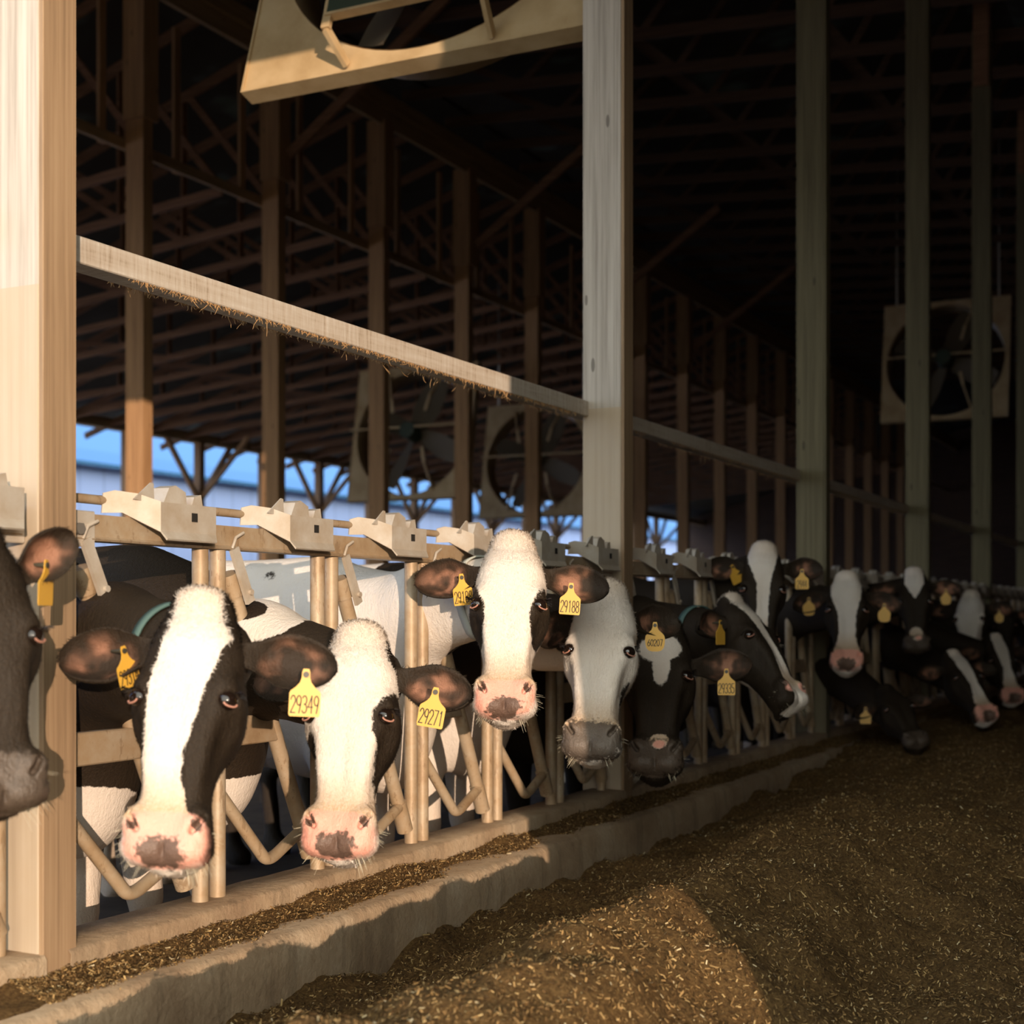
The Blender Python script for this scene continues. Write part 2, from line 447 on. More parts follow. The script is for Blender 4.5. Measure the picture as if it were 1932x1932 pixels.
# ---------------------------------------------------------------- headlock panels
def zt(h): return EYE + h
UPR = [.17] + [x for k in range(5) for x in (.700 + .588 * k, .778 + .588 * k)] + [3.60]
LEFT = [.17] + [.778 + .588 * k for k in range(5)]
def latch_box(u, r):
    """folded steel latch cover with a square slot, on the upper beam"""
    f = -.085                                  # front of the cover (towards the alley)
    a, c = u - .115, u + .118; mb = MB(); th = .005
    z0, z1 = zt(.222), zt(.298)
    mb.box(a, c, f, f + th, z0, z1)                                                    # front face
    mb.add([(a, f, z0), (c, f, z0), (c - .02, f - .020, z0 - .022), (a + .004, f - .020, z0 - .022), (a, f + th, z0), (c, f + th, z0), (c - .02, f - .016, z0 - .026), (a + .004, f - .016, z0 - .026)],
           [(0, 3, 2, 1), (4, 5, 6, 7), (0, 4, 7, 3), (1, 2, 6, 5), (3, 7, 6, 2), (0, 1, 5, 4)])   # bottom lip
    w = [(a - d, f + d * .72, z) for d, z in ((0, z0 - .004), (0, z1 + .001), (.05, z1 + .020), (.098, z1 + .026), (.122, z1 + .018), (.125, z1 - .034), (.082, z1 - .032))]
    n = len(w); mb.add(w + [(p[0] + .003, p[1] + .006, p[2]) for p in w], [tuple(range(n)), tuple(range(n, 2 * n))[::-1]] + [(i, n + i, n + (i + 1) % n, (i + 1) % n) for i in range(n)])   # wing out to the rod
    mb.box(c - th, c, f, -.02, z0 + .01, z1)                                           # right cheek
    mb.box(a, c, f, .0, z1 - th, z1)                                                   # top
    b = mb.build('latch_cover', M['latch'], r)
    MB().box(u + .012, u + .036, f - .0016, f + .002, zt(.252), zt(.276)).build('slot', M['hole'], b)
    return b
def prism_xz(poly, y0, y1):
    n = len(poly)
    V = [(x, y0, z) for x, z in poly] + [(x, y1, z) for x, z in poly]
    return MB().add(V, [tuple(range(n)), tuple(range(n, 2 * n))[::-1]] + [(i, n + i, n + (i + 1) % n, (i + 1) % n) for i in range(n)])
def make_panel(n_lane=6):
    r = empty('headlock_panel', (0, 2.65, 0))
    mb = MB()
    mb.prism([(-.03, zt(.187)), (.03, zt(.187)), (.03, zt(.255)), (-.03, zt(.255))], 0, .125, 3.645)
    mb.prism([(-.034, zt(.187)), (-.03, zt(.187)), (-.03, zt(.198)), (-.038, zt(.192))], 0, .125, 3.645)
    mb.build('upper_beam', M['steel'], r)
    MB().tube([(.06, .01, zt(.297)), (3.70, .01, zt(.297))], .0125, 12).build('latch_rod', M['steel'], r)
    for x in (.112, 3.53):                      # end plates bolted to the posts
        b = MB().box(x, x + .125, -.036, -.03, zt(.17), zt(.262), .003).build('end_plate', M['latch'], r)
        MB().tube([(x + .06, -.05, zt(.215)), (x + .06, -.03, zt(.215))], .016, 6).build('bolt', M['bolt'], b)
    MB().box(.118, .150, -.04, .02, zt(.20), zt(.345), .002).build('end_bracket', M['latch'], r)
    for x in UPR:
        single = x in (.17, 3.60)
        MB().tube([(x, 0, .44), (x, 0, zt(.19))], .024 if not single else .021, 16).build('upright', M['steel'], r)
    for k in range(n_lane):
        uc = .545 + .588 * k; ul = LEFT[k]
        b = latch_box(uc, r)
        z1 = zt(.298)
        for poly, nm in (([(uc - .075, z1 - .01), (uc + .030, z1 - .01), (uc + .024, z1 + .036), (uc - .018, z1 + .052), (uc - .045, z1 + .044)], 'stop_block'),
                         ([(uc + .045, z1 - .01), (uc + .100, z1 - .01), (uc + .090, z1 + .034), (uc + .060, z1 + .026)], 'stop_block'),
                         ([(uc - .185, z1 + .004), (uc - .105, z1 - .004), (uc - .108, z1 + .050), (uc - .118, z1 + .052)], 'stop_tab')):
            prism_xz(poly, -.055, .0 if nm == 'stop_block' else -.05).build(nm, M['latch'], b)
        mb = MB(); mb.beam((ul + .030, -.036, zt(.19)), (ul + .100, -.042, zt(.035)), .034, .012, (0, 1, 0))
        mb.tube([(ul + .093, -.055, zt(.065)), (ul + .093, -.028, zt(.065))], .009, 8)
        mb.tube([(ul + .020, -.038, zt(.19)), (ul + .035, -.039, zt(.222)), (ul + .075, -.036, zt(.238))], .005, 6)
        mb.build('latch_tab', M['latch'], r)
        # swinging bar with its bottom collar, the spacer plate and the bent tube below
        top = Vector((ul + .055, 0, zt(.10))); bot = Vector((ul + .455, -.005, zt(-.75)))
        jog = top.lerp(bot, .46)
        lb = MB().tube([top, jog, bot], .0245, 14).build('lock_bar', M['steel'], r)
        d = (bot - top).normalized()
        MB().tube([bot - d * .10, bot + d * .012], .029, 14).build('collar', M['steel'], lb)
        MB().tube([top - d * .02, top + d * .05], .029, 14).build('collar', M['steel'], lb)
        MB().box(ul + .0, ul + .275, -.022, .012, zt(-.385), zt(-.300), .004).build('spacer_plate', M['steel'], r)
        pts = []
        A = Vector((ul + .01, 0, zt(-.52))); B = Vector((ul + .20, -.03, zt(-.745))); Cc = Vector((ul + .43, -.01, zt(-.665)))
        for i in range(5): pts.append(A.lerp(B, i / 5 * .9))
        for i in range(7):
            q = i / 6; pts.append((A.lerp(B, .9) * (1 - q) ** 2 + B * 1.0 * 2 * q * (1 - q) + B.lerp(Cc, .25) * q ** 2))
        for i in range(1, 4): pts.append(B.lerp(Cc, .25 + .75 * i / 3))
        MB().tube(pts, .0185, 12).build('bent_tube', M['steel'], r)
    V = []; F = []
    us = np.linspace(.08, 3.66, 90); prof = [(-.10, .375), (-.10, .445), (-.092, .456), (.07, .458), (.08, .45), (.08, .37)]
    for u in us:
        for (y, z) in prof:
            w = fbm(np.array([u * 6, y * 10, z * 10]), 8); V.append((u, y + .006 * w, z + (.014 * w if z > .4 else 0)))
    m = len(prof)
    for i in range(len(us) - 1):
        for j in range(m - 1): F.append((i * m + j, (i + 1) * m + j, (i + 1) * m + j + 1, i * m + j + 1))
    MB().add(V, F, True).build('sill', M['concrete'], r)['label'] = 'dusty concrete sill under the uprights'
    return r
panel = make_panel()
HL = {1: 'sunlit dusty steel headlock panel between the left post and the middle post', 2: 'shaded headlock panel just right of the middle post',
      3: 'dim headlock panel behind the row of black cows, second bay right of the middle post', 4: 'dark headlock panel, third bay right of the middle post',
      0: 'headlock panel left of the sunlit post, its latch end at the left edge'}
for k, U in enumerate(POST[:9]):
    o = panel if k == 0 else copy_tree(panel)
    o.location = (U, 2.65, 0)
    tag(o, HL.get(k, 'dark headlock panel at the far right end of the fence'), 'headlock panel', 'far headlock panels' if k > 4 else None)

# ---------------------------------------------------------------- feed: the silage mound, spilled feed on the ledge
def sstep(x): x = np.clip(x, 0, 1); return x * x * (3 - 2 * x)
def feed_h(u, v):
    far = sstep((u - 4.3) / 3.5)
    zr = .465 - .05 * sstep((2.4 - u) / .8) - .07 * far               # ridge along the curb
    zc = .235 + .15 * sstep((u - 6.5) / 4) + .06 * sstep((3.2 - u) / 1.2)
    zo = .19 + .17 * far                                             # open alley side
    vr = 1.43 + .17 * sstep((2.9 - u) / .8)
    zf = zc + .07 * (1 - sstep((v - 1.7) / .6))
    near = zf + (zr - zf) * sstep((vr + .42 + .5 * far - v) / (.42 + .5 * far))
    out = zo + (zr - zo) * sstep(1 - (vr - v) / (.62 + 1.6 * far))
    z = np.where(v > vr, near, out)
    z = z - .30 * sstep((-.8 - v) / 3.0)
    P = np.stack([u, v, 0 * u], -1)
    z = z + .09 * fbm(P * 2.6 + 5, 21, 3) + .145 * fbm(P * 5.5, 31, 3) + .026 * fbm(P * 40, 41, 2)
    z = z + .06 * np.exp(-((u - 3.8) / .25) ** 2 - ((v - 1.85) / .12) ** 2)
    return np.maximum(z, .012)
def grid_mesh(us, vs_, hf):
    U_, V_ = np.meshgrid(us, vs_, indexing='ij'); Zz = hf(U_, V_)
    P = np.stack([U_, V_, Zz], -1).reshape(-1, 3); n = len(vs_)
    i = np.arange(len(us) - 1)[:, None]; j = np.arange(n - 1)[None]
    a = (i * n + j).ravel()
    return P, np.stack([a, a + n, a + n + 1, a + 1], -1)
def np_mesh(name, P, F, mats, smooth=True, matidx=None, attrs=None):
    """mesh from arrays; F: an (n, 4) array or a list of quads and triangles"""
    me = bpy.data.meshes.new(name); P = np.asarray(P, np.float32)
    if isinstance(F, np.ndarray): loops = F.ravel(); tot = np.full(len(F), F.shape[1])
    else: loops = np.fromiter((i for f in F for i in f), np.int64); tot = np.array([len(f) for f in F])
    me.vertices.add(len(P)); me.vertices.foreach_set('co', P.ravel())
    me.loops.add(len(loops)); me.loops.foreach_set('vertex_index', loops.astype(np.int32))
    me.polygons.add(len(tot)); me.polygons.foreach_set('loop_start', np.concatenate([[0], np.cumsum(tot)[:-1]]).astype(np.int32))
    for m_ in mats: me.materials.append(m_)
    if matidx is not None: me.polygons.foreach_set('material_index', np.asarray(matidx, np.int32))
    me.update(calc_edges=True)
    me.polygons.foreach_set('use_smooth', np.full(len(tot), smooth))
    for k_, a in (attrs or {}).items():
        at = me.attributes.new(k_, 'FLOAT', 'POINT'); at.data.foreach_set('value', np.asarray(a, np.float32))
    me.update(); return me
def chips(n, sampler, hf, smin, smax, seed):
    rg = np.random.default_rng(seed)
    u, v_ = sampler(rg, n); e = .012
    z = hf(u, v_); nx = -(hf(u + e, v_) - z) / e; ny = -(hf(u, v_ + e) - z) / e
    N = np.stack([nx, ny, np.ones(n)], -1); N += rg.normal(0, .55, N.shape); N /= np.linalg.norm(N, axis=1)[:, None]
    A = rg.normal(size=(n, 3)); A -= N * (A * N).sum(1)[:, None]; A /= np.linalg.norm(A, axis=1)[:, None]
    B = np.cross(N, A)
    L = (rg.uniform(smin, smax, n) * (1 + 1.2 * (rg.random(n) < .03)))[:, None]; W = L * rg.uniform(.2, .6, (n, 1))
    W = np.minimum(W, .0026)
    Cn = np.stack([u, v_, z + .003], -1) + N * rg.uniform(0, .004, (n, 1))
    P = np.stack([Cn - A * L - B * W * .6, Cn + A * L * .8 - B * W, Cn + A * L + B * W * .5 + N * L * .15, Cn - A * L * .9 + B * W], 1).reshape(-1, 3)
    F = np.arange(4 * n).reshape(-1, 4); tone = np.repeat(rg.random(n) ** 1.5, 4)
    return P, F, tone
def feed_object(name, base, ch, label):
    P, F = base; P2, F2, tn = ch
    PP = np.concatenate([P, P2]); FF = np.concatenate([F, F2 + len(P)])
    me = np_mesh(name, PP, FF, [M['feed'], M['chip']], True, [0] * len(F) + [1] * len(F2), {'tone': np.concatenate([np.zeros(len(P)), tn])})
    o = bpy.data.objects.new(name, me); col.objects.link(o); tag(o, label, 'feed', None, 'stuff'); return o
us = np.concatenate([np.arange(1.0, 1.4, .08), np.arange(1.4, 6.5, .022), np.geomspace(6.5, 40, 260)])
vsr = np.concatenate([np.arange(-4.5, -.6, .15), np.arange(-.6, 2.37, .022)])
def samp_near(rg, n):
    # denser near the viewer
    r_ = 1.9 + 11 * rg.random(n) ** 1.9; ang = rg.uniform(-.12, .88, n)
    u = r_ * np.cos(ang); v_ = r_ * np.sin(ang)
    bad = (v_ > 2.34) | (v_ < -3.5); v_ = np.where(bad, rg.uniform(.2, 2.33, n), v_)
    return u, v_
feed_object('silage_mound', grid_mesh(us, vsr, feed_h), chips(190000, samp_near, feed_h, .0024, .0072, 5),
            'long mound of chopped brown silage along the concrete curb')
def ledge_h(u, v_):
    P = np.stack([u, v_, 0 * u], -1)
    return .374 + .028 * sstep((v_ - 2.36) / .12) * (.6 + 1.6 * fbm(P * 4, 51, 3)) + .02 * fbm(P * 18, 61, 3) + .02 * sstep((v_ - 2.48) / .08)
def samp_ledge(rg, n): return 2.5 + 12 * rg.random(n) ** 1.7, rg.uniform(2.37, 2.56, n)
feed_object('spilled_feed', grid_mesh(np.arange(1.5, 16, .03), np.linspace(2.365, 2.57, 12), ledge_h), chips(30000, samp_ledge, ledge_h, .002, .0058, 6),
            'thin layer of spilled chopped feed on the concrete ledge')

# ---------------------------------------------------------------- inner post row, beam and truss webs
def inner_post(U, label):
    r = empty('inner_post', (U, V2, 0))
    MB().box(0, .15, 0, .24, .02, ROOF1 - .70).build('shaft', M['inner_post'], r)
    zt_ = ROOF1 - .35 + .1
    MB().box(-.045, .195, -.045, .0, zt_ - 1.55, zt_ - .1).build('gusset_board', M['stud'], r)
    MB().box(-.045, .0, 0, .24, zt_ - 1.55, zt_ - .1).build('gusset_board', M['stud'], r)
    return tag(r, label, 'post', 'inner row of posts')
ibase = 12.20
for k in range(-3, 18):
    U = ibase + 2.44 * k
    inner_post(U, 'brown post of the inner row far behind the cows')
hb = empty('header_beam', (UA, V2 + .05, ROOF1))
MB().box(0, UB - UA, -.12, -.06, -.19, 0).build('upper_plank', M['beam'], hb)
MB().box(0, UB - UA, -.06, .0, -.42, -.17).build('lower_plank', M['beam'], hb)
tag(hb, 'long doubled timber beam along the inner post row under the roof', 'beam')
gd = empty('lower_girt', (UA, V2 + .30, EYE + 5.02))
MB().box(0, UB - UA, 0, .05, 0, .12).build('girt', M['beam'], gd)
tag(gd, 'thin timber running below the big beam behind the inner posts', 'beam')
for k in range(-6, 36):
    U = ibase + .05 + 1.22 * k - .32
    st = MB().box(0, .10, 0, .04, 0, ROOF1 - .42 - EYE - 5.02).build('hanger_stud', M['stud'], None, (U, V2 + .36, EYE + 5.02))
    tag(st, 'short vertical stud between the big beam and the thin timber below it', 'stud', 'hanger studs')

def pen_truss():
    """sloping roof truss over the pens: bottom chord, top chord, web boards"""
    r = empty('roof_truss', (0, 0, 0))
    y0, y1 = V2 + .42, V3 + .6
    def bc(y): return EYE + 5.10 - .098 * (y - V2)
    def tc(y): return EYE + 7.42 - .312 * (y - V2)
    MB().beam((0, y0, bc(y0)), (0, y1 - .8, bc(y1 - .8)), .045, .11).build('bottom_chord', M['truss'], r)
    MB().beam((0, y0, tc(y0)), (0, y1, tc(y1)), .045, .13).build('top_chord', M['truss'], r)
    ys = [y0, 12.5, 14.6, 16.8, 19.0, 20.8]
    for i in range(len(ys) - 1):
        a, b = ys[i], ys[i + 1]
        MB().beam((.02, a, bc(a)), (.02, b - .1, tc(b)), .04, .09).build('web', M['truss'], r)
        MB().beam((.02, b, bc(b)), (.02, b, tc(b)), .04, .09).build('web', M['truss'], r)
    return r
pt = pen_truss()
for k in range(36):
    o = pt if k == 0 else copy_tree(pt)
    o.location = (9.2 + 1.22 * k, 0, 0)
    tag(o, 'brown roof truss sloping down over the pens behind the cows', 'truss', 'pen roof trusses')
def alley_truss():
    r = empty('ceiling_truss', (0, 0, 0))
    a, b = (0, V2 - .1, ROOF1 + .07), (0, -1.5, ROOF0 - .24)
    MB().beam(a, b, .045, .14).build('bottom_chord', M['shade_truss'], r)
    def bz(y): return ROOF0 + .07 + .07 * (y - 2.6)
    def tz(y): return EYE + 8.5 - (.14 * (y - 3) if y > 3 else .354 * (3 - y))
    for y in (8.6, 6.4, 4.2, 2.0): MB().beam((.02, y, bz(y)), (.02, y - 1.1, tz(y - 1.1)), .04, .09).build('web', M['shade_truss'], r); 
    for y in (8.6, 6.4, 4.2): MB().beam((.02, y, bz(y)), (.02, y + 1.1, tz(y + 1.1)), .04, .09).build('web', M['shade_truss'], r)
    return r
at_ = alley_truss()
for k in range(34):
    o = at_ if k == 0 else copy_tree(at_)
    o.location = (4.0 + 1.22 * k, 0, 0)
    tag(o, 'dark roof truss above the feed fence, lost in shadow', 'truss', 'middle roof trusses')
# knee braces from the inner posts up to the trusses
for k in (0, 1, 3, 5, 7, 9):
    U = ibase + 2.44 * k + .2 + (0 if k else 2.44)
for k in (1, 3, 5, 7):
    U = ibase + 2.44 * k
    br = MB().beam((U + .1, V2 - .08, ROOF1 - 1.5), (U + .1, V2 - 2.3, ROOF1 + .02), .05, .13).build('knee_brace', M['truss'])
    tag(br, 'reddish diagonal brace from an inner post up to the roof', 'brace', 'diagonal braces')

# far side posts with Y braces under the eave
for k in range(0, 14):
    U = 24.45 + 2.44 * k
    r = empty('eave_post', (U, V3 - .1, 0))
    MB().box(-.09, .09, 0, .18, 0.0, EYE + 3.95).build('shaft', M['inner_post'], r)
    if k % 2:
        for s in (-1, 1):
            MB().beam((0, .09, EYE + 2.6), (s * 1.15, .09, EYE + 3.95), .10, .10).build('knee_brace', M['inner_post'], r)
        MB().beam((0, .09, EYE + 2.6), (0, -1.3, EYE + 4.0), .08, .10).build('knee_brace', M['inner_post'], r)
        tag(r, 'dark far post with spreading braces under the far eave, against the pale wall', 'post', 'braced eave posts')
    else: tag(r, 'plain dark far post under the far eave, against the pale wall', 'post', 'plain eave posts')
# neighbouring building outside
nb = empty('neighbouring_barn', (0, 28, 0))
MB().box(-20, 140, 0, .2, -.05, EYE + 4.05).build('wall', M['cladding'], nb)
MB().prism([(-.35, EYE + 4.0), (9, EYE + 7.0), (9, EYE + 7.08), (-.35, EYE + 4.1)], 0, -20, 140).build('roof', M['blue_roof'], nb)
tag(nb, 'long white metal building with a blue roof outside the far eave', 'building')

# ---------------------------------------------------------------- fans
def make_fan(S=2.2, plate=True, hang=3.4, tilt=.3):
    """square panel fan facing -X: panel with a round opening, standoff straps, motor plate, blades; origin = bottom centre"""
    r = empty('barn_fan', (0, 0, 0)); R_ = S / 2 - .06; n = 72; cz = S / 2
    V = []; F = []
    for x in (0, .012):
        for k in range(n):
            a = 2 * math.pi * k / n; c_, s_ = math.cos(a), math.sin(a); q = (S / 2) / max(abs(c_), abs(s_))
            V.append((x, R_ * c_, cz + R_ * s_)); V.append((x, q * c_, cz + q * s_))
    for k in range(n):
        a, b = 2 * k, 2 * ((k + 1) % n)
        F.append((a, a + 1, b + 1, b)); F.append((a + 2 * n, b + 2 * n, b + 1 + 2 * n, a + 1 + 2 * n))
    mb = MB().add(V, F)
    for (y0, y1, z0, z1) in ((-S / 2, S / 2, -.012, 0), (-S / 2, S / 2, S, S + .012), (-S / 2 - .012, -S / 2, -.012, S + .012), (S / 2, S / 2 + .012, -.012, S + .012)):
        mb.box(-.012, .10, y0, y1, z0, z1)
    pnl = mb.build('panel', M['fan_panel'], r)
    V = []; F = []
    for k in range(n):
        a = 2 * math.pi * k / n
        for (x, rr) in ((0, R_), (.30, R_ - .03), (.30, R_ - .036), (0, R_ - .006)): V.append((x, rr * math.cos(a), cz + rr * math.sin(a)))
    for k in range(n):
        for j in range(3): F.append((4 * k + j, 4 * k + j + 1, 4 * ((k + 1) % n) + j + 1, 4 * ((k + 1) % n) + j))
    MB().add(V, F, True).build('shroud_ring', M['fan_panel'], r)
    if plate:
        mt = MB().box(-.22, -.21, -.46, .46, .20, .75).build('motor_plate', M['motor'], r)
        MB().box(-.225, -.17, -.47, .47, .185, .20).build('plate_flange', M['fan_panel'], mt)
    MB().tube([(-.18, 0, cz), (.12, 0, cz)], [.14, .14], 24).build('motor', M['motor'], r)
    for s in (-1, 1):
        for zz in (1, -1):
            if plate: pts = [(-.20, s * .46, cz + zz * (cz - .34)), (-.20, s * .46, cz + zz * (cz - .12)), (-.01, s * .43, cz + zz * (cz - .03))]
            else: pts = [(-.15, s * .30, cz + zz * .30), (-.15, s * .36, cz + zz * .55), (-.01, s * .50, cz + zz * (cz - .12))]
            mb = MB(); mb.beam(pts[0], pts[1], .05, .025, (1, 0, 0)); mb.beam(pts[1], pts[2], .05, .025, (0, 1, 0)); mb.build('standoff_strap', M['fan_panel'], r)
    for k in range(4):
        a = k * math.pi / 2 + .42; mb = MB(); V = []; F = []
        for i in range(7):
            q = i / 6; rad = .12 + (R_ - .20) * q; w = .10 + .11 * math.sin(math.pi * min(1, q * .8 + .1))
            tw = .75 - .4 * q
            for j in (-1, 0, 1):
                off = j * w
                yy = rad * math.cos(a) - off * math.cos(tw) * math.sin(a); zz = rad * math.sin(a) + off * math.cos(tw) * math.cos(a)
                V.append((.10 + off * math.sin(tw) + .012 * (j == 0), yy, cz + zz))
        for i in range(6):
            for j in range(2): F.append((3 * i + j, 3 * i + j + 1, 3 * i + j + 4, 3 * i + j + 3))
        mb.add(V, F, True); mb.add([(p[0] + .006, p[1], p[2]) for p in V], [f[::-1] for f in F], True)
        mb.build('blade', M['blade'], r)
    MB().tube([(-.16, -S / 2 + .02, cz + .05), (-.16, S / 2 - .02, cz + .05)], .02, 8).build('cross_bar', M['fan_panel'], r)
    for s in (-1, 1):
        MB().beam((.05, s * .9, S), (.05 - math.tan(tilt) * hang, s * .9, S + hang), .03, .03).build('hanger', M['bolt'], r)
    return r
fan = make_fan(2.2, True, 3.5, math.radians(17))
def put_fan(o, U, V_, z, tilt, label):
    o.location = (U, V_, z); o.rotation_euler = (0, tilt, 0); tag(o, label, 'fan'); return o
put_fan(fan, 6.5, 3.79, EYE + 2.86, math.radians(17), 'tan square barn fan at the top, its lower edge in sunlight')
fan2 = make_fan(2.2, False, 2.95, math.radians(10))
put_fan(fan2, 26.8, 4.8, EYE + 3.49, math.radians(10), 'dim square barn fan at the upper right behind the shaded posts')
put_fan(copy_tree(fan2), 20.2, 12.0, EYE + 1.85, math.radians(10), 'left of the two dim fans deep in the pens')
put_fan(copy_tree(fan2), 24.8, 12.0, EYE + 1.85, math.radians(10), 'right of the two dim fans deep in the pens, beside the middle post')

# ---------------------------------------------------------------- cows
def surface_nets(F, org, h):
    """triangulated-quads iso-surface F=0 (inside negative) of a dense grid"""
    S = F < 0
    nx, ny, nz = F.shape
    cnt = np.zeros((nx - 1, ny - 1, nz - 1)); acc = np.zeros((nx - 1, ny - 1, nz - 1, 3))
    offs = [(a, b, c_) for a in (0, 1) for b in (0, 1) for c_ in (0, 1)]
    def sub(A, o): return A[o[0]:nx - 1 + o[0], o[1]:ny - 1 + o[1], o[2]:nz - 1 + o[2]]
    for a in offs:
        for ax in range(3):
            if a[ax]: continue
            b = tuple(1 if i == ax else a[i] for i in range(3))
            f0, f1 = sub(F, a), sub(F, b); cr = sub(S, a) != sub(S, b)
            t_ = np.where(cr, f0 / np.where(cr, f0 - f1, 1), 0)
            for i in range(3): acc[..., i] += np.where(cr, a[i] + (t_ if i == ax else 0), 0)
            cnt += cr
    act = cnt > 0
    ids = -np.ones(act.shape, int); ids[act] = np.arange(act.sum())
    base = np.stack(np.nonzero(act), -1)
    P = (base + acc[act] / cnt[act][:, None]) * h + np.array(org)
    quads = []
    for ax in range(3):
        b, c_ = (ax + 1) % 3, (ax + 2) % 3
        sl0 = [slice(None)] * 3; sl1 = [slice(None)] * 3
        sl0[ax] = slice(0, -1); sl1[ax] = slice(1, None)
        A, B = S[tuple(sl0)], S[tuple(sl1)]
        cr = A != B
        I = np.stack(np.nonzero(cr), -1)
        ok = (I[:, b] > 0) & (I[:, c_] > 0) & (I[:, b] < F.shape[b] - 1) & (I[:, c_] < F.shape[c_] - 1)
        I = I[ok]; fl = A[tuple(I.T)]
        def cell(db, dc):
            J = I.copy(); J[:, b] += db; J[:, c_] += dc; return ids[tuple(J.T)]
        q = np.stack([cell(-1, -1), cell(0, -1), cell(0, 0), cell(-1, 0)], -1)
        q[~fl] = q[~fl][:, ::-1]
        quads.append(q)
    return P, np.concatenate(quads)
def smin(a, b, k):
    h = np.clip(.5 + .5 * (b - a) / k, 0, 1); return b + (a - b) * h - k * h * (1 - h)
def smax(a, b, k): return -smin(-a, -b, k)
def ell(P, c, r):
    q = (P - np.array(c)) / np.array(r); n = np.sqrt((q * q).sum(-1)) + 1e-9
    return (n - 1) * min(r)
def caps(P, a, b, ra, rb):
    a = np.array(a, float); b = np.array(b, float); d = b - a
    t_ = np.clip(((P - a) @ d) / (d @ d), 0, 1)
    return np.sqrt(((P - a - t_[..., None] * d) ** 2).sum(-1)) - (ra + (rb - ra) * t_)

# canonical head: X to the viewer's right when the cow faces the viewer, Y out of the face, Z from muzzle (negative) up to the poll (0)
HZ = np.array([.055, .035, .01, -.03, -.08, -.13, -.18, -.23, -.28, -.33, -.38, -.42, -.46, -.50, -.53, -.555, -.57, -.585])
HW = np.array([.012, .048, .070, .091, .107, .117, .122, .122, .110, .092, .080, .078, .087, .097, .097, .084, .064, .012])
HF = np.array([-.075, -.045, -.022, -.004, .010, .014, .013, .010, .005, .000, -.003, -.003, .001, .004, -.003, -.016, -.032, -.065])
HB = np.array([-.10, -.13, -.15, -.17, -.195, -.215, -.235, -.240, -.225, -.20, -.172, -.155, -.146, -.140, -.135, -.125, -.11, -.075])
_z = np.linspace(HZ[-1], HZ[0], 400)
def _sm(a):
    y = np.interp(_z, HZ[::-1], a[::-1]); k = np.exp(-np.linspace(-2, 2, 25) ** 2); k /= k.sum()
    return np.convolve(np.pad(y, 12, 'edge'), k, 'valid')
_W, _Fr, _Bk = _sm(HW), _sm(HF), _sm(HB)
def head_sdf(P):
    x, y, z = P[..., 0], P[..., 1], P[..., 2]; ax = np.abs(x)
    w = np.interp(z, _z, _W); fr = np.interp(z, _z, _Fr); bk = np.interp(z, _z, _Bk)
    c_ = (fr + bk) / 2; d_ = np.maximum((fr - bk) / 2, .01)
    v = (y - c_) / d_
    jaw = np.clip((.35 - v) / 1.35, 0, 1)
    nar = np.interp(z, [-.6, -.45, -.3, -.15, 0], [.20, .30, .42, .40, .25])
    w_ = np.maximum(w * (1 - nar * jaw), .008)
    n = 2.5
    r = (np.abs(x / w_) ** n + np.abs(v) ** n) ** (1 / n)
    f = (r - 1) * np.minimum(w_, d_) * .9
    f = smax(f, np.maximum(z - .056, -.586 - z), .03)
    Q = P.copy(); Q[..., 0] = ax
    f = smin(f, ell(Q, (.088, -.030, -.192), (.036, .042, .040)), .035)          # brow over the eye
    f = smin(f, ell(Q, (.094, -.060, -.245), (.026, .045, .040)), .03)           # cheek bone below the eye
    f = smin(f, ell(Q, (.062, -.150, -.215), (.040, .075, .085)), .04)           # jaw muscle
    f = smin(f, ell(Q, (.046, -.010, -.300), (.030, .020, .070)), .04)           # facial crest
    f = smax(f, -ell(Q, (.112, -.020, -.345), (.022, .035, .07)), .04)           # hollow beside the nose
    f = smin(f, ell(Q, (0, -.055, .03), (.062, .052, .036)), .03)                # poll
    f = smin(f, ell(Q, (.064, -.010, -.485), (.030, .024, .032)), .022)          # nostril rim
    f = smin(f, ell(Q, (.042, -.030, -.540), (.048, .04, .032)), .025)            # upper lip
    f = smin(f, ell(Q, (0, -.105, -.560), (.048, .045, .022)), .018)             # chin
    for (cx_, cz_) in ((.078, -.474), (.073, -.483), (.067, -.493), (.059, -.502)):   # slit nostril
        f = smax(f, -ell(Q, (cx_, .012, cz_), (.0070, .026, .0090)), .004)
    f = smax(f, -ell(Q, (.0, .004, -.548), (.0045, .016, .020)), .006)           # groove in the upper lip
    f = smax(f, -ell(Q, (.03, -.085, -.572), (.060, .030, .0025)), .005)         # mouth
    f = smax(f, -ell(Q, (.118, .008, -.212), (.033, .034, .0205)), .010)        # eye opening
    f = smax(f, -ell(Q, (.130, -.050, -.165), (.016, .03, .018)), .03)
    return f
def head_mesh(h):
    lo = np.array([-.17, -.30, -.61]); n = [int(.34 / h) + 1, int(.37 / h) + 1, int(.71 / h) + 1]
    G = np.stack(np.meshgrid(*[lo[i] + np.arange(n[i]) * h for i in range(3)], indexing='ij'), -1)
    f = head_sdf(G)
    P, Q = surface_nets(f, lo, h)
    return P, Q
HEADS = {'near': head_mesh(.0055), 'far': head_mesh(.0105)}

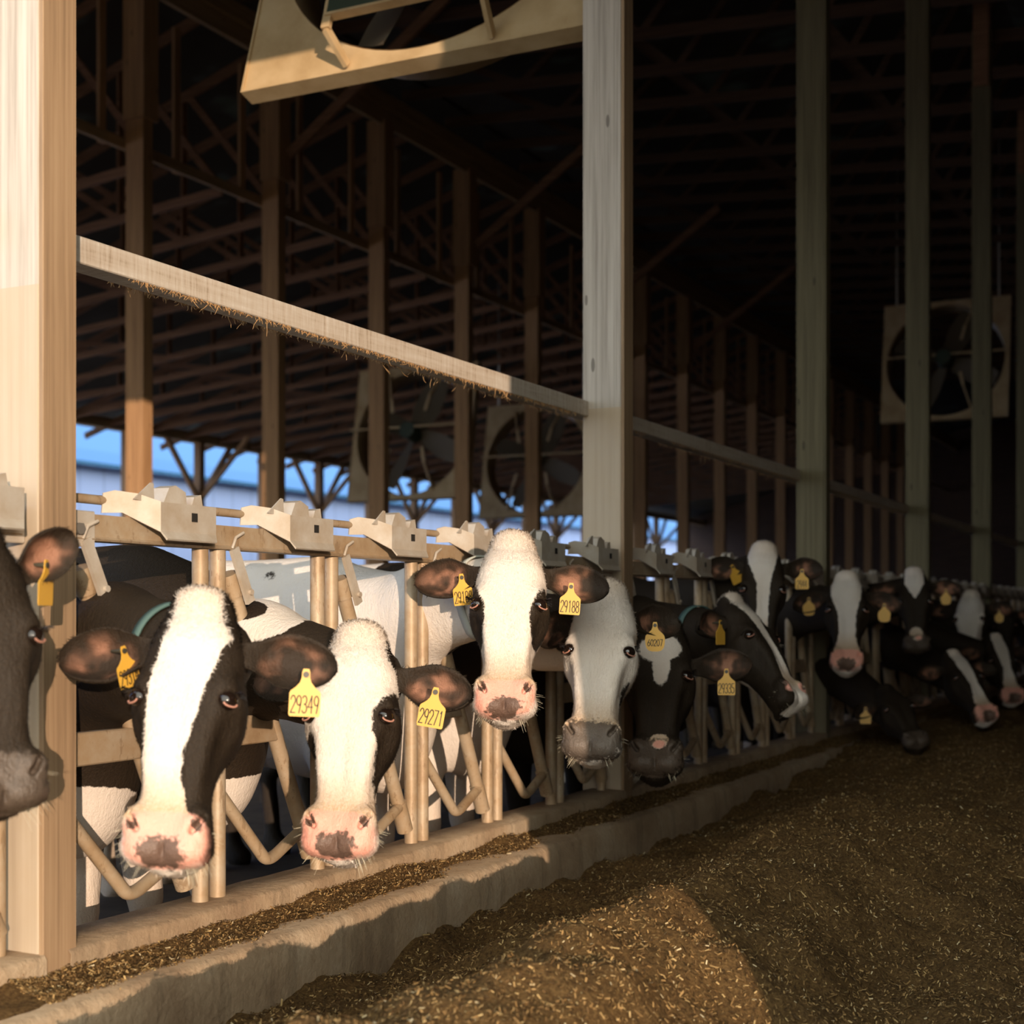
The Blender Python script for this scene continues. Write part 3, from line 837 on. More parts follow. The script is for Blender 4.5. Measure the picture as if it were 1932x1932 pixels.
def ear_grid(L=.232, Wd=.067, n=22, m=20):
    """ear lying along +X from its root at the origin, hollow towards +Y; returns P, quads, inner weight"""
    P = []; I = []
    for i in range(n):
        q = i / (n - 1)
        w = Wd * math.sqrt(max(0, 1 - ((q - .56) / .452) ** 2)) if q > .56 else Wd * (.46 + .54 * (max(0, (q - .14) / .42) ** 2 * (3 - 2 * max(0, (q - .14) / .42))))
        xx = L * q
        bend = -.035 * q * q
        for k in range(m):
            a = 2 * math.pi * k / m
            zc = math.cos(a) * w
            cup = .80 * w * (1 - (zc / max(w, 1e-5)) ** 2)
            if math.sin(a) > 0: yy = -cup * (1.0 - .15 * q) * (1 if q > .30 else -.6 + max(0, q - .10) / .20 * 1.6 if q > .10 else -.6) + .0045; inn = min(1.0, max(0.0, (q - .26) / .08))
            else: yy = -cup * 1.22 - .004 - .012 * (1 - q); inn = 0.0
            edge = 1 - abs(math.cos(a)) ** 3
            P.append((xx, yy + bend, zc)); I.append(inn * max(0, edge * 1.5 - .5) * (1 - .9 * max(0, (q - .70) / .30)))
    F = []
    for i in range(n - 1):
        for k in range(m): F.append((i * m + k, i * m + (k + 1) % m, (i + 1) * m + (k + 1) % m, (i + 1) * m + k))
    return np.array(P), F, np.array(I)
EAR = ear_grid()
def rot_to(d, n_):
    d = np.array(d, float); d /= np.linalg.norm(d); n_ = np.array(n_, float); n_ = n_ - d * (d @ n_); n_ /= np.linalg.norm(n_)
    return np.stack([d, n_, np.cross(d, n_)], 1)

def pattern(P, spec):
    """signed distance (metres) to the white markings on the face; spec: list of ops in face coordinates"""
    x, y, z = P[..., 0], P[..., 1], P[..., 2]
    w = np.full(x.shape, -.2 if spec.get('base', 'b') == 'b' else .2)
    for op in spec.get('ops', []):
        if op[0] == 'blaze':                     # rows (z, xl, xr), optional y limit
            rows = sorted(op[1]); zz = [r_[0] for r_ in rows]
            xl = np.interp(z, zz, [r_[1] for r_ in rows]); xr = np.interp(z, zz, [r_[2] for r_ in rows])
            d_ = np.minimum(x - xl, xr - x); d_ = np.minimum(d_, np.minimum(z - zz[0], zz[-1] - z))
            d_ = np.minimum(d_, y + op[2])
            w = np.maximum(w, d_)
        else:                                    # 'w' / 'b' ellipsoid spots
            d_ = -ell(P, op[1], op[2])
            w = np.maximum(w, d_) if op[0] == 'w' else np.minimum(w, -d_)
    return w

def body_sdf(P, g):
    x, y, z = P[..., 0], P[..., 1], P[..., 2]
    Q = P.copy(); Q[..., 0] = np.abs(x)
    f = ell(P, (0, 1.02, 1.03), (.272, .86, .40))
    f = smin(f, ell(P, (0, .42, 1.02), (.235, .40, .42)), .12)
    f = smin(f, ell(P, (0, 1.66, 1.10), (.27, .36, .34)), .12)
    f = smin(f, caps(P, (0, .45, 1.37), (0, 1.75, 1.38), .075, .085), .10)         # back line
    f = smin(f, ell(P, (0, .17, .78), (.16, .16, .22)), .10)                       # brisket
    f = smin(f, ell(Q, (.175, .26, .98), (.08, .17, .24)), .08)                     # shoulder
    f = smin(f, caps(Q, (.17, .32, .70), (.15, .30, .36), .085, .055), .07)
    f = smin(f, caps(Q, (.15, .30, .36), (.15, .28, .07), .046, .042), .03)
    f = smin(f, caps(Q, (.15, .28, .06), (.15, .25, .03), .055, .06), .03)
    f = smin(f, caps(Q, (.19, 1.62, .95), (.18, 1.58, .58), .15, .075), .09)
    f = smin(f, caps(Q, (.18, 1.58, .58), (.17, 1.78, .42), .062, .05), .04)
    f = smin(f, caps(Q, (.17, 1.78, .42), (.17, 1.74, .07), .045, .042), .03)
    f = smin(f, caps(Q, (.17, 1.74, .06), (.17, 1.70, .03), .055, .06), .03)
    f = smin(f, ell(P, (0, 1.45, .66), (.17, .22, .15)), .06)                      # udder
    a, b, ra, rb = g
    a = np.array(a); b = np.array(b)
    s1 = np.array((0, .34, 1.14)); mid = (s1 + b) / 2 + np.array((0, 0, .03))
    f = smin(f, caps(P, s1, mid, .225, .150), .12)
    f = smin(f, caps(P, mid, b, .148, .104), .06)
    f = smin(f, caps(P, (0, .14, .86), mid + np.array((0, .0, -.10)), .12, .075), .10)   # lower throat / dewlap
    f = smin(f, caps(P, mid + np.array((0, 0, -.10)), a, .075, .055), .06)
    return f

COWS = []
def hair_mesh(Pm, Q, attrs, n, sel, flow, seed, lmin, lmax, wid=.0009, lift=.33, curl=0.0):
    """short hair blades rooted on the surface (numpy)"""
    rg = np.random.default_rng(seed)
    tri = np.concatenate([Q[:, [0, 1, 2]], Q[:, [0, 2, 3]]])
    A, B, C_ = Pm[tri[:, 0]], Pm[tri[:, 1]], Pm[tri[:, 2]]
    Nn = np.cross(B - A, C_ - A); ar = np.linalg.norm(Nn, axis=1); Nn = Nn / (ar[:, None] + 1e-12)
    cen = (A + B + C_) / 3; wgt = ar * sel(cen, attrs[0][tri].mean(1)); wgt /= wgt.sum()
    k = rg.choice(len(tri), n, p=wgt)
    r1 = np.sqrt(rg.random((n, 1))); r2 = rg.random((n, 1))
    bc = np.concatenate([1 - r1, r1 * (1 - r2), r1 * r2], 1)
    root = A[k] * bc[:, :1] + B[k] * bc[:, 1:2] + C_[k] * bc[:, 2:]
    N = Nn[k]
    at = [(a[tri[k]] * bc).sum(1) for a in attrs]
    D = flow(root, rg); D = D - N * (D * N).sum(1)[:, None]; D /= np.linalg.norm(D, axis=1)[:, None] + 1e-9
    D = D + rg.normal(0, .22, D.shape) + N * lift * rg.uniform(.4, 1.3, (n, 1)); D /= np.linalg.norm(D, axis=1)[:, None]
    S = np.cross(D, N); S /= np.linalg.norm(S, axis=1)[:, None] + 1e-9
    L = rg.uniform(lmin, lmax, (n, 1)); W = wid * rg.uniform(.7, 1.3, (n, 1))
    side = S * curl * rg.normal(0, 1, (n, 1)) * L
    mid = root + D * L * .55 - N * 0.0 + side * .4
    tip = root + D * L - N * lift * L * .25 + side
    P = np.stack([root - S * W, root + S * W, mid + S * W * .8, mid - S * W * .8, tip], 1).reshape(-1, 3)
    o = np.arange(n)[:, None] * 5
    F = [tuple(f) for f in (o + np.array([[0, 1, 2, 3]])).tolist()] + [tuple(f) for f in (o + np.array([[3, 2, 4]])).tolist()]
    return P, F, [np.repeat(a, 5) for a in at], np.repeat(N, 5, 0)

def _arc(cx, cy, rx, ry, a0, a1, n=9): return [(cx + rx * math.cos(math.radians(a0 + (a1 - a0) * i / n)), cy + ry * math.sin(math.radians(a0 + (a1 - a0) * i / n))) for i in range(n + 1)]
DIGIT = {'0': [_arc(.5, .5, .5, .5, 0, 360, 14)], '1': [[(.3, .85), (.55, 1), (.55, 0)]], '2': [_arc(.5, .72, .5, .28, 170, -20) + [(0, 0), (1, 0)]],
         '3': [_arc(.45, .75, .5, .25, 150, -90), _arc(.45, .26, .55, .26, 90, -150)], '4': [[(.75, 0), (.75, 1), (0, .35), (1, .35)]],
         '5': [[(.9, 1), (.1, 1), (.05, .58)] + _arc(.42, .30, .58, .30, 110, -150)], '6': [[(.75, 1), (.15, .5)] + _arc(.5, .28, .48, .28, 160, -200, 14)],
         '7': [[(0, 1), (1, 1), (.35, 0)]], '8': [_arc(.5, .76, .42, .24, -90, 270, 14), _arc(.5, .26, .5, .26, 90, 450, 14)],
         '9': [_arc(.5, .72, .48, .28, 0, 360, 14) + [(.85, .4), (.6, 0)]]}
def make_tag(cow, Mx, text, s=1.0, round_=False):
    """bottle-shaped ear tag; Mx maps tag plane (x right, y up, z out; origin at the pin) to the cow's frame"""
    w, h = .0275 * s, .050 * s
    half = [(.005, .010), (.007, .004), (.0075, -.006), (.010, -.014), (.0165, -.022), (.0255, -.029), (.0275, -.033), (.0275, -.070), (.0255, -.074)]
    if round_: half = [(.005, .010), (.007, .004), (.0075, -.006), (.011, -.014), (.020, -.022), (.028, -.031), (.030, -.042), (.029, -.056), (.026, -.068), (.019, -.076), (.009, -.079)]
    pts = [(x * s, y * s) for x, y in half] + [(-x * s, y * s) for x, y in half[::-1]]
    n = len(pts); th = .0011
    bow = lambda x, y: 0.0
    V = [Mx @ Vector((x, y, th + bow(x, y))) for x, y in pts] + [Mx @ Vector((x, y, -th + bow(x, y))) for x, y in pts]
    mb = MB().add(V, [tuple(range(n))[::-1], tuple(range(n, 2 * n))] + [(i, (i + 1) % n, n + (i + 1) % n, n + i) for i in range(n)])
    o = mb.build('ear_tag', M['tag'], cow)
    if text: o['label'] = 'yellow ear tag reading ' + text
    MB().tube([Mx @ Vector((0, 0, -.040)), Mx @ Vector((0, 0, -.003)), Mx @ Vector((0, 0, .004))], [.003, .0055 * s, .0055 * s], 12).build('tag_button', M['button'], o)
    if text:
        w_, h_ = ((.0078, .030) if not round_ else (.0072, .019)); mb = MB(); pitch = w_ * 1.30
        for i, ch in enumerate(text):
            x0 = (i - (len(text) - 1) / 2) * pitch
            for line in DIGIT[ch]:
                q = [Vector(((x0 + (a_ - .5) * w_) * s, (-.0525 + (b_ - .5) * h_) * s, .0016)) for a_, b_ in line]
                for p0, p1 in zip(q, q[1:]):
                    d_ = (p1 - p0).normalized() * .0009 * s
                    mb.beam(Mx @ (p0 - d_), Mx @ (p1 + d_), .0021 * s, .0006, Mx.to_3x3() @ Vector((0, 0, 1)))
        mb.build('tag_number', M['ink'], o)
    return o

def loft_collar(parent, c, axis, g, mat, width=.034):
    axis = Vector(axis).normalized(); u = Vector((0, 0, 1)) - axis * axis.z; u.normalize(); s_ = axis.cross(u)
    n = 48; rr = np.linspace(.04, .34, 121); V = []; F = []
    for k in range(n):
        a = 2 * math.pi * k / n; d = u * math.cos(a) + s_ * math.sin(a)
        rad = .0
        for j in (-1, 1):
            P = np.array(c)[None] + np.array(axis)[None] * (j * width / 2) + rr[:, None] * np.array(d)[None]
            f = body_sdf(P, g); o_ = np.nonzero(f > 0)[0]; rad = max(rad, rr[o_[0]] if len(o_) else .34)
        for (j, q) in ((-1, .007), (1, .007), (1, .001), (-1, .001)):
            V.append(Vector(c) + d * (rad + q) + axis * (j * width / 2))
    for k in range(n):
        b = (k + 1) % n
        for j in range(4): F.append((4 * k + j, 4 * k + (j + 1) % 4, 4 * b + (j + 1) % 4, 4 * b + j))
    return MB().add(V, F, True).build('neck_strap', mat, parent)

def make_cow(label, poll, muz, yaw, lane, spec, group=None, near=True, roll_hint=None, vfront=2.80, ears=None, tags=(), collar=None, hair=0, bodyh=None, size=None, zdown=0.0, seed=1):
    poll = Vector(poll); muz = Vector(muz)
    zc = (poll - muz); Lh = zc.length; s = size or Lh / .60; zc.normalize()
    eye = Vector((0, 0, EYE)); toc = eye - (poll + muz) / 2
    yc = toc - zc * toc.dot(zc); yc.normalize()
    yc = Matrix.Rotation(yaw, 3, zc) @ yc
    xv = (yc.cross(zc)) * -1                    # viewer's right
    xv = -(yc.cross(zc))
    # face frame: columns viewer-right, out, up
    xv = zc.cross(yc)
    R = np.array([[xv[i], yc[i], zc[i]] for i in range(3)])
    org = np.array(poll) - R @ np.array([0, 0, .035]) * s
    def to_w(P): return (P * s) @ R.T + org
    Pc, Q = HEADS['near' if near else 'far']
    Pc = Pc.copy()
    n0 = len(Pc)
    wht = pattern(Pc, spec)
    x, y, z = Pc.T
    pk = spec.get('muzzle', 'pink')
    pad = (1 - ((np.abs(x / .090) ** 3.2 + np.abs((z + .520) / .056) ** 3.2) ** (1 / 3.2))) * .05
    pnk = pad + .0 * x if pk in ('pink', 'mixed') else np.full(len(x), -.1)
    pnk = np.where(y < -.055, -.1, pnk)
    if pk == 'dark':
        skn = np.where(y < -.06, -.1, pad + .006)
    elif pk == 'spot':
        skn = np.where(y < -.06, -.1, pad + .004); skn = np.minimum(skn, ell(Pc, (.012, .01, -.478), (.026, .03, .022)))
        wht = np.maximum(wht, -ell(Pc, (.012, .005, -.468), (.034, .04, .030)))
        pnk = np.maximum(np.full(len(x), -.1), -ell(Pc, (.014, .0, -.480), (.022, .04, .016)))
    elif pk == 'none':
        skn = np.full(len(x), -.1); pnk = -ell(np.abs(Pc) * np.array([1, 0, 0]) + Pc * np.array([0, 1, 1]), (.055, .0, -.500), (.022, .03, .028))
    else:
        skn = -ell(Pc, (spec.get('sx', 0), .0, -.552), (.055, .07, .040)) - .004
        skn = np.where(y < -.06, -.1, skn)
    nostril = np.minimum.reduce([ell(np.abs(Pc) * np.array([1, 0, 0]) + Pc * np.array([0, 1, 1]), (.069, .010, -.489), (.013, .026, .018))])
    skn = np.maximum(skn, np.where(nostril < .0, .02, -.1) if pk != 'pink' else -.1)
    earr = np.zeros(len(x)); dirt = np.clip((-.36 - z) / .10, 0, 1) * .9 * np.clip((z + .52) / .05, 0, 1) + .40 * np.clip((z + .05) / .10, 0, 1)
    # ears
    P_all = [Pc]; F_all = [tuple(q) for q in Q.tolist()]; A = [[wht], [pnk], [skn], [earr], [dirt]]
    ears = ears or {}
    mats_ear = {}
    for sd, nm in ((-1, 'l'), (1, 'r')):
        e = ears.get(nm, {})
        if e is None: continue
        d = e.get('dir', (sd * 1.0, .10, -.14)); nrm = e.get('nrm', (sd * .18, 1.0, -.05)); sc = e.get('s', 1.0)
        root = np.array(e.get('root', (sd * .076, -.078, -.078)))
        Re = rot_to(d, nrm)
        pe, fe, ie = EAR
        pw = (pe * sc) @ Re.T + root
        b = sum(len(p) for p in P_all)
        P_all.append(pw); F_all += [tuple(i + b for i in f) for f in fe]
        ew = np.full(len(pw), -.2 if not e.get('white') else .2)
        for i, v_ in enumerate((ew, np.full(len(pw), -.2), np.full(len(pw), -.2), ie, np.zeros(len(pw)))): A[i].append(v_)
        mats_ear[nm] = (root, Re, sc)
    Pw = to_w(np.concatenate(P_all)); nh = len(Pw)
    A = [np.concatenate(a) for a in A]
    # body in its own frame: x lateral (along the fence), y back, z up; then moved to the lane
    bo = np.array([lane, vfront, .02])
    jaw = to_w(np.array([[0, -.170, -.17]]))[0] - bo; nape = to_w(np.array([[0, -.180, -.055]]))[0] - bo
    sb = bodyh or 1.0
    hstep = .021 if near else .036
    lo = np.minimum(np.minimum(jaw, nape) - .2, [-.45, -.08, -.03]); hi = np.maximum(np.maximum(jaw, nape) + .2, [.45, 2.05, 1.55])
    lo[2] = -.03
    nn = ((hi - lo) / hstep).astype(int) + 2
    G = np.stack(np.meshgrid(*[lo[i] + np.arange(nn[i]) * hstep for i in range(3)], indexing='ij'), -1)
    fb = body_sdf(G, (jaw, nape, 0, 0))
    Pb, Qb = surface_nets(fb, lo, hstep)
    bw = np.full(len(Pb), spec.get('bodybase', -.08))
    nzv = fbm(Pb * 2.1 + seed * 7.3, seed, 3)
    bw = nzv * spec.get('bodyamp', .5) + spec.get('bodybias', -.05)
    for op in spec.get('body', []):
        d_ = -ell(Pb, op[1], op[2]); bw = np.maximum(bw, d_) if op[0] == 'w' else np.minimum(bw, -d_)
    legw = np.clip((.55 - Pb[:, 2]) / .2, 0, 1); bw = bw + legw * .25
    Pbw = Pb + bo
    allP = np.concatenate([Pw, Pbw]); F = [f[::-1] for f in F_all] + [tuple(q) for q in (Qb + nh).tolist()]   # the face frame is left-handed
    z0 = np.zeros(len(Pb))
    attrs = {'wht': np.concatenate([A[0], bw]), 'pnk': np.concatenate([A[1], z0 - .2]), 'skn': np.concatenate([A[2], z0 - .2]),
             'ear': np.concatenate([A[3], z0]), 'dirt': np.concatenate([A[4], np.clip((.7 - Pb[:, 2]) / .6, 0, 1) * .7])}
    o_loc = np.array([lane, vfront, .02])
    me = np_mesh('cow', allP - o_loc, F, [M['coat']], True, None, attrs)
    cow = bpy.data.objects.new('cow', me); col.objects.link(cow); cow.location = o_loc
    tag(cow, label, 'cow', group)
    Mh = Matrix(((R[0][0] * s, R[0][1] * s, R[0][2] * s, org[0] - o_loc[0]), (R[1][0] * s, R[1][1] * s, R[1][2] * s, org[1] - o_loc[1]), (R[2][0] * s, R[2][1] * s, R[2][2] * s, org[2] - o_loc[2]), (0, 0, 0, 1)))
    # eyes with lids
    for sd in (-1, 1):
        V = []; Fq = []; nu, nv = 18, 12
        c_ = Vector((sd * .0955, -.008, -.212))
        for i in range(nv + 1):
            for k in range(nu):
                th = math.pi * i / nv; ph = 2 * math.pi * k / nu
                V.append(Mh @ (c_ + Vector((math.sin(th) * math.cos(ph) * .0240, math.sin(th) * math.sin(ph) * .0240, math.cos(th) * .0215))))
        for i in range(nv):
            for k in range(nu): Fq.append((i * nu + k, i * nu + (k + 1) % nu, (i + 1) * nu + (k + 1) % nu, (i + 1) * nu + k))
        eo = MB().add(V, Fq, True).build('eye', M['eye'], cow)
        pts = []
        for k in range(9):
            a = math.pi * (k / 8) ; pts.append(Mh @ (c_ + Vector((sd * (.0145 - .003 * abs(math.cos(a))) + sd * math.cos(a) * -.012, .012 + math.cos(a) * .010, -.0090 - .0075 * math.sin(a)))))
        MB().tube(pts, .0024 * s, 6).build('lower_lid', M['lid'], eo)
        if near:
            mb = MB(); rg = random.Random(seed * 3 + sd)
            for k in range(26):
                a = math.pi * (.1 + .8 * k / 25); b0 = c_ + Vector((sd * .021, math.cos(a) * .022, .009 + .009 * math.sin(a)))
                tip = b0 + Vector((sd * .018, math.cos(a) * .008 + .006, -.004 + rg.uniform(-.004, .004)))
                mb.tube([Mh @ b0, Mh @ (b0.lerp(tip, .5) + Vector((0, 0, .001))), Mh @ tip], [.0008, .0006, .0003], 4, False)
            mb.build('eyelashes', M['eye'], eo)
    # hair of the face, and longer hair on the poll
    if hair:
        base = np.concatenate(P_all)[:n0]; at4 = [A[i][:n0] for i in range(5)]
        bare = np.maximum(A[1][:n0], A[2][:n0])
        def sel(c, w_): return ((c[:, 2] > -.478) | (np.abs(c[:, 0]) > .062) | (c[:, 1] < -.05)) * (ell(c * np.array([1, 1, 1]) * np.array([1, 1, 1]), (0, 0, -.508), (.074, .07, .05)) > 0) * (ell(np.abs(c) * np.array([1, 0, 0]) + c * np.array([0, 1, 1]), (.112, -.022, -.212), (.03, .034, .020)) > 0)
        def flow(r_, rg):
            dz = np.where(r_[:, 2] > -.13, .9, -1.0) * np.clip(np.abs(r_[:, 2] + .13) * 30, .25, 1)
            return np.stack([r_[:, 0] * 6.0, -np.abs(r_[:, 0]) * 5, dz], -1) + rg.normal(0, .25, r_.shape)
        H = hair_mesh(base, Q, at4, hair, sel, flow, seed, .006, .012, .00075, .26)
        def sel2(c, w_): return np.clip((c[:, 2] + .085) / .07, 0, 1) * (c[:, 1] > -.13)
        def flow2(r_, rg): return np.stack([r_[:, 0] * 3 + rg.normal(0, .5, len(r_)), .25 + rg.normal(0, .4, len(r_)), rg.normal(-.1, .7, len(r_))], -1)
        H2 = hair_mesh(base, Q, at4, hair // 5, sel2, flow2, seed + 9, .008, .021, .0009, .42, .35)
        Ph = np.concatenate([H[0], H2[0]]); Fh = H[1] + [tuple(i + len(H[0]) for i in f) for f in H2[1]]
        ah = [np.concatenate([a, b]) for a, b in zip(H[2], H2[2])]; Nh = np.concatenate([H[3], H2[3]])
        # fringe along the ears
        pe_list = []
        for nm, (root, Re, sc) in mats_ear.items():
            pe, fe, ie = EAR; pq = (pe * sc) @ Re.T + root; qf = np.array(fe)
            cen = (pe * sc).mean(0)
            def sel3(c, w_): return np.ones(len(c))
            def flow3(r_, rg): return (r_ - root)[:, :] / .2 + rg.normal(0, .35, r_.shape)
            rim = np.full(len(pe), -.2 if not ears.get(nm, {}).get('white') else .2)
            h3 = hair_mesh(pq, qf, [rim, rim * 0 - .2, rim * 0 - .2, ie * .75, rim * 0], hair // 9, sel3, flow3, seed + 20, .006, .015, .0008, .34)
            Fh += [tuple(i + len(Ph) for i in f) for f in h3[1]]; Ph = np.concatenate([Ph, h3[0]]); Nh = np.concatenate([Nh, h3[3]])
            ah = [np.concatenate([a, b]) for a, b in zip(ah, h3[2])]
        Phw = to_w(Ph) - o_loc
        mh = np_mesh('coat_hair', Phw, [f[::-1] for f in Fh], [M['coat']], True, None, {k_: a for k_, a in zip(('wht', 'pnk', 'skn', 'ear', 'dirt'), ah)})
        Nw = Nh @ R.T
        try: mh.normals_split_custom_set_from_vertices(Nw.tolist())
        except Exception as ex: print('normals', ex)
        ho = bpy.data.objects.new('coat_hair', mh); col.objects.link(ho); ho.parent = cow; ho['kind'] = 'stuff'
        # whiskers round the muzzle
        mb = MB(); rg = random.Random(seed)
        for k in range(70):
            sd = rg.choice((-1, 1)); a = rg.uniform(-.2, 1.0)
            b0 = Vector((sd * (.074 - .03 * max(0, a) ** 2), -.03 - .05 * rg.random(), -.50 - .075 * max(0, a)))
            d = Vector((sd * (1 - .6 * a), rg.uniform(-.1, .4), -.2 - a)).normalized() * rg.uniform(.02, .05)
            mb.tube([Mh @ b0, Mh @ (b0 + d * .6 + Vector((0, 0, .003))), Mh @ (b0 + d)], [.0006, .0005, .0002], 3, False)
        mb.build('whiskers', M['cream'], cow)['kind'] = 'stuff'
    # ear tags
    for (nm, text, q, dz, kw) in tags:
        root, Re, sc = mats_ear[nm]
        pin = root + Re @ (np.array([.232 * (q * .8 + .18), -.020, dz]) * sc)
        kw = dict(kw); swing = kw.pop('swing', 0.0); yawt = kw.pop('yaw', 0.0)
        pinw = Vector(to_w(pin[None])[0])
        outv = (eye - pinw).normalized()
        outv = Matrix.Rotation(yawt, 3, 'Z') @ outv
        upv = Matrix.Rotation(swing, 3, outv) @ Vector((0, 0, 1)); upv = (upv - outv * upv.dot(outv)).normalized()
        rt = upv.cross(outv)
        pinw = pinw + outv * kw.pop('out', .042)
        Mt = Matrix(((rt[0], upv[0], outv[0], pinw[0] - o_loc[0]), (rt[1], upv[1], outv[1], pinw[1] - o_loc[1]), (rt[2], upv[2], outv[2], pinw[2] - o_loc[2]), (0, 0, 0, 1)))
        kw['s'] = kw.get('s', 1.0) * 1.28; make_tag(cow, Mt, text, **kw)
    if collar:
        nw = Vector(nape); q = collar[0]
        mid_ = (Vector((0, .34, 1.14)) + nw) / 2 + Vector((0, 0, .03))
        loft_collar(cow, nw.lerp(mid_, q), mid_ - nw, (jaw, nape, 0, 0), collar[1])
    print('cow', label[:40], 'scale %.2f' % s, 'poll', [round(v_, 2) for v_ in poll], 'neck', round((Vector(nape) - Vector((0, .34, 1.14))).length, 2))
    return cow

# rows: face blaze tables are (z, left edge, right edge)
C1 = dict(ops=[('blaze', [(-.62, -.11, .085), (-.50, -.10, .075), (-.46, -.085, .045), (-.40, -.074, .022), (-.33, -.068, .020), (-.27, -.070, .036), (-.20, -.072, .048), (-.14, -.070, .062), (-.10, -.066, .070), (-.06, -.055, .085), (-.02, -.050, .060), (.09, -.05, .04)], .12)],
          muzzle='mixed', body=[('w', (-.1, .05, .50), (.35, .30, .28))], bodybias=-.30, bodyamp=.15)
C2 = dict(base='w', ops=[('b', (.115, -.06, -.225), (.066, .11, .085)), ('b', (.110, -.08, -.33), (.046, .09, .13)), ('b', (-.090, -.06, -.345), (.040, .07, .11)), ('b', (-.13, -.12, -.25), (.06, .05, .10)), ('b', (.10, -.09, -.03), (.05, .06, .06))],
          muzzle='mixed', sx=.0, body=[('w', (-.12, -.12, 1.25), (.25, .24, .30)), ('b', (-.24, -.15, 1.30), (.06, .09, .08)), ('w', (0, .1, .6), (.3, .3, .15))], bodybias=-.1)
C3 = dict(base='w', ops=[('b', (-.118, -.05, -.245), (.062, .09, .115)), ('b', (.118, -.05, -.250), (.066, .10, .110)), ('b', (-.09, -.12, .02), (.05, .06, .05)), ('b', (.10, -.12, -.01), (.04, .06, .04))],
          muzzle='mixed', body=[('w', (-.1, .7, .90), (.6, .9, .75)), ('b', (-.22, .35, 1.40), (.09, .06, .05)), ('b', (-.20, .65, 1.42), (.09, .07, .05)), ('b', (0, -.40, 1.15), (.24, .30, .32)), ('w', (0, .05, .72), (.3, .3, .30)), ('b', (.3, 1.2, 1.1), (.3, .3, .4))], bodybias=.2)
C4 = dict(base='w', ops=[('b', (.10, -.06, -.37), (.026, .06, .07)), ('b', (-.13, -.15, -.22), (.05, .07, .12)), ('b', (.12, -.12, -.02), (.06, .07, .06))],
          muzzle='dark', body=[('b', (-.1, .0, 1.15), (.4, .55, .28)), ('w', (0, .05, .66), (.35, .32, .30))], bodybias=0)
C5 = dict(ops=[('w', (.0, .0, -.105), (.075, .08, .060)), ('w', (.01, .0, -.180), (.032, .06, .075))], muzzle='spot', bodybias=-.3, body=[])
C6 = dict(ops=[('blaze', [(-.62, -.05, .12), (-.47, -.04, .09), (-.43, -.03, .035), (-.30, -.024, .024), (-.16, -.030, .030), (-.05, -.05, .05), (.09, -.06, .06)], .10), ('w', (0, -.18, -.35), (.05, .035, .22))],
          muzzle='none', bodybias=-.3, body=[])
C7 = dict(ops=[('blaze', [(-.62, -.03, .03), (-.30, -.03, .03), (-.18, -.035, .035), (-.08, -.075, .06), (.0, -.085, .075), (.10, -.08, .07)], .14)], muzzle='dark', bodybias=-.3)
C8 = dict(ops=[('blaze', [(-.62, -.08, .08), (-.46, -.07, .07), (-.38, -.045, .045), (-.25, -.05, .05), (-.14, -.085, .075), (-.04, -.09, .085), (.10, -.07, .07)], .13)], muzzle='pink', bodybias=-.3)
C9 = dict(ops=[('blaze', [(-.19, -.005, .005), (-.14, -.035, .035), (-.08, -.065, .065), (.0, -.065, .065), (.10, -.05, .05)], .14), ('w', (0, .0, -.45), (.045, .05, .05))], muzzle='spot', bodybias=-.3)
C10 = dict(base='w', ops=[('b', (-.125, -.1, -.24), (.05, .09, .2)), ('b', (.125, -.1, -.24), (.05, .09, .2))], muzzle='dark', bodybias=-.2)
CB = dict(ops=[], muzzle='dark', bodybias=-.4, bodyamp=.2)
C12 = dict(ops=[('blaze', [(-.62, -.08, .08), (-.46, -.06, .06), (-.30, -.03, .03), (-.12, -.05, .05), (.10, -.04, .04)], .10)], muzzle='pink', bodybias=-.3)
R_ = math.radians
G_ = None
make_cow('near black cow cut by the left edge, its head in front of the sunlit post', px(-50, 990, 2.95), px(12, 1522, 2.85), R_(12), 2.15, CB, vfront=2.95, hair=16000, seed=3,
         ears={'r': dict(dir=(.62, .1, .38), nrm=(.3, 1, -.2), s=.80)}, tags=[('r', '', .40, -.02, dict(yaw=1.1, s=.9, out=.0))])
make_cow('black cow with a broad white blaze and tag 29349, first whole face from the left', px(372, 1118, 3.32), px(302, 1622, 3.10), R_(-16), 3.17, C1, hair=34000, seed=4,
         ears={'l': dict(dir=(-1, .25, -.16), nrm=(-.25, 1, .02)), 'r': dict(dir=(1, .05, -.08), nrm=(.05, 1, -.02))},
         tags=[('r', '29349', .70, -.026, dict(swing=R_(-3))), ('l', '29314', .42, -.012, dict(swing=R_(14), yaw=.75, s=.9))], collar=(.30, M['strap_g']))
make_cow('mostly white-faced cow with a black right cheek and ear tag 29271, beside the blazed cow', px(672, 1180, 3.95), px(632, 1606, 3.72), R_(-14), 3.76, C2, hair=34000, seed=5,
         ears={'l': dict(dir=(-1, -.1, .0)), 'r': dict(dir=(1, .18, -.24), nrm=(-.1, 1, .1))}, tags=[('r', '29271', .55, -.010, dict(swing=R_(-10), yaw=-.1))])
make_cow('white-faced cow with two black eye patches and two tags reading 29188', px(966, 1006, 4.98), px(950, 1342, 4.72), R_(-4), 4.87, C3, hair=34000, seed=6,
         ears={'l': dict(dir=(-1, .10, -.10), nrm=(-.1, 1, -.05)), 'r': dict(dir=(1, .10, -.16), nrm=(.1, 1, -.05))},
         tags=[('l', '29188', .30, -.005, dict(swing=R_(6), yaw=.35)), ('r', '29188', .40, -.012, dict(swing=R_(-4)))], collar=(.35, M['strap_w']))
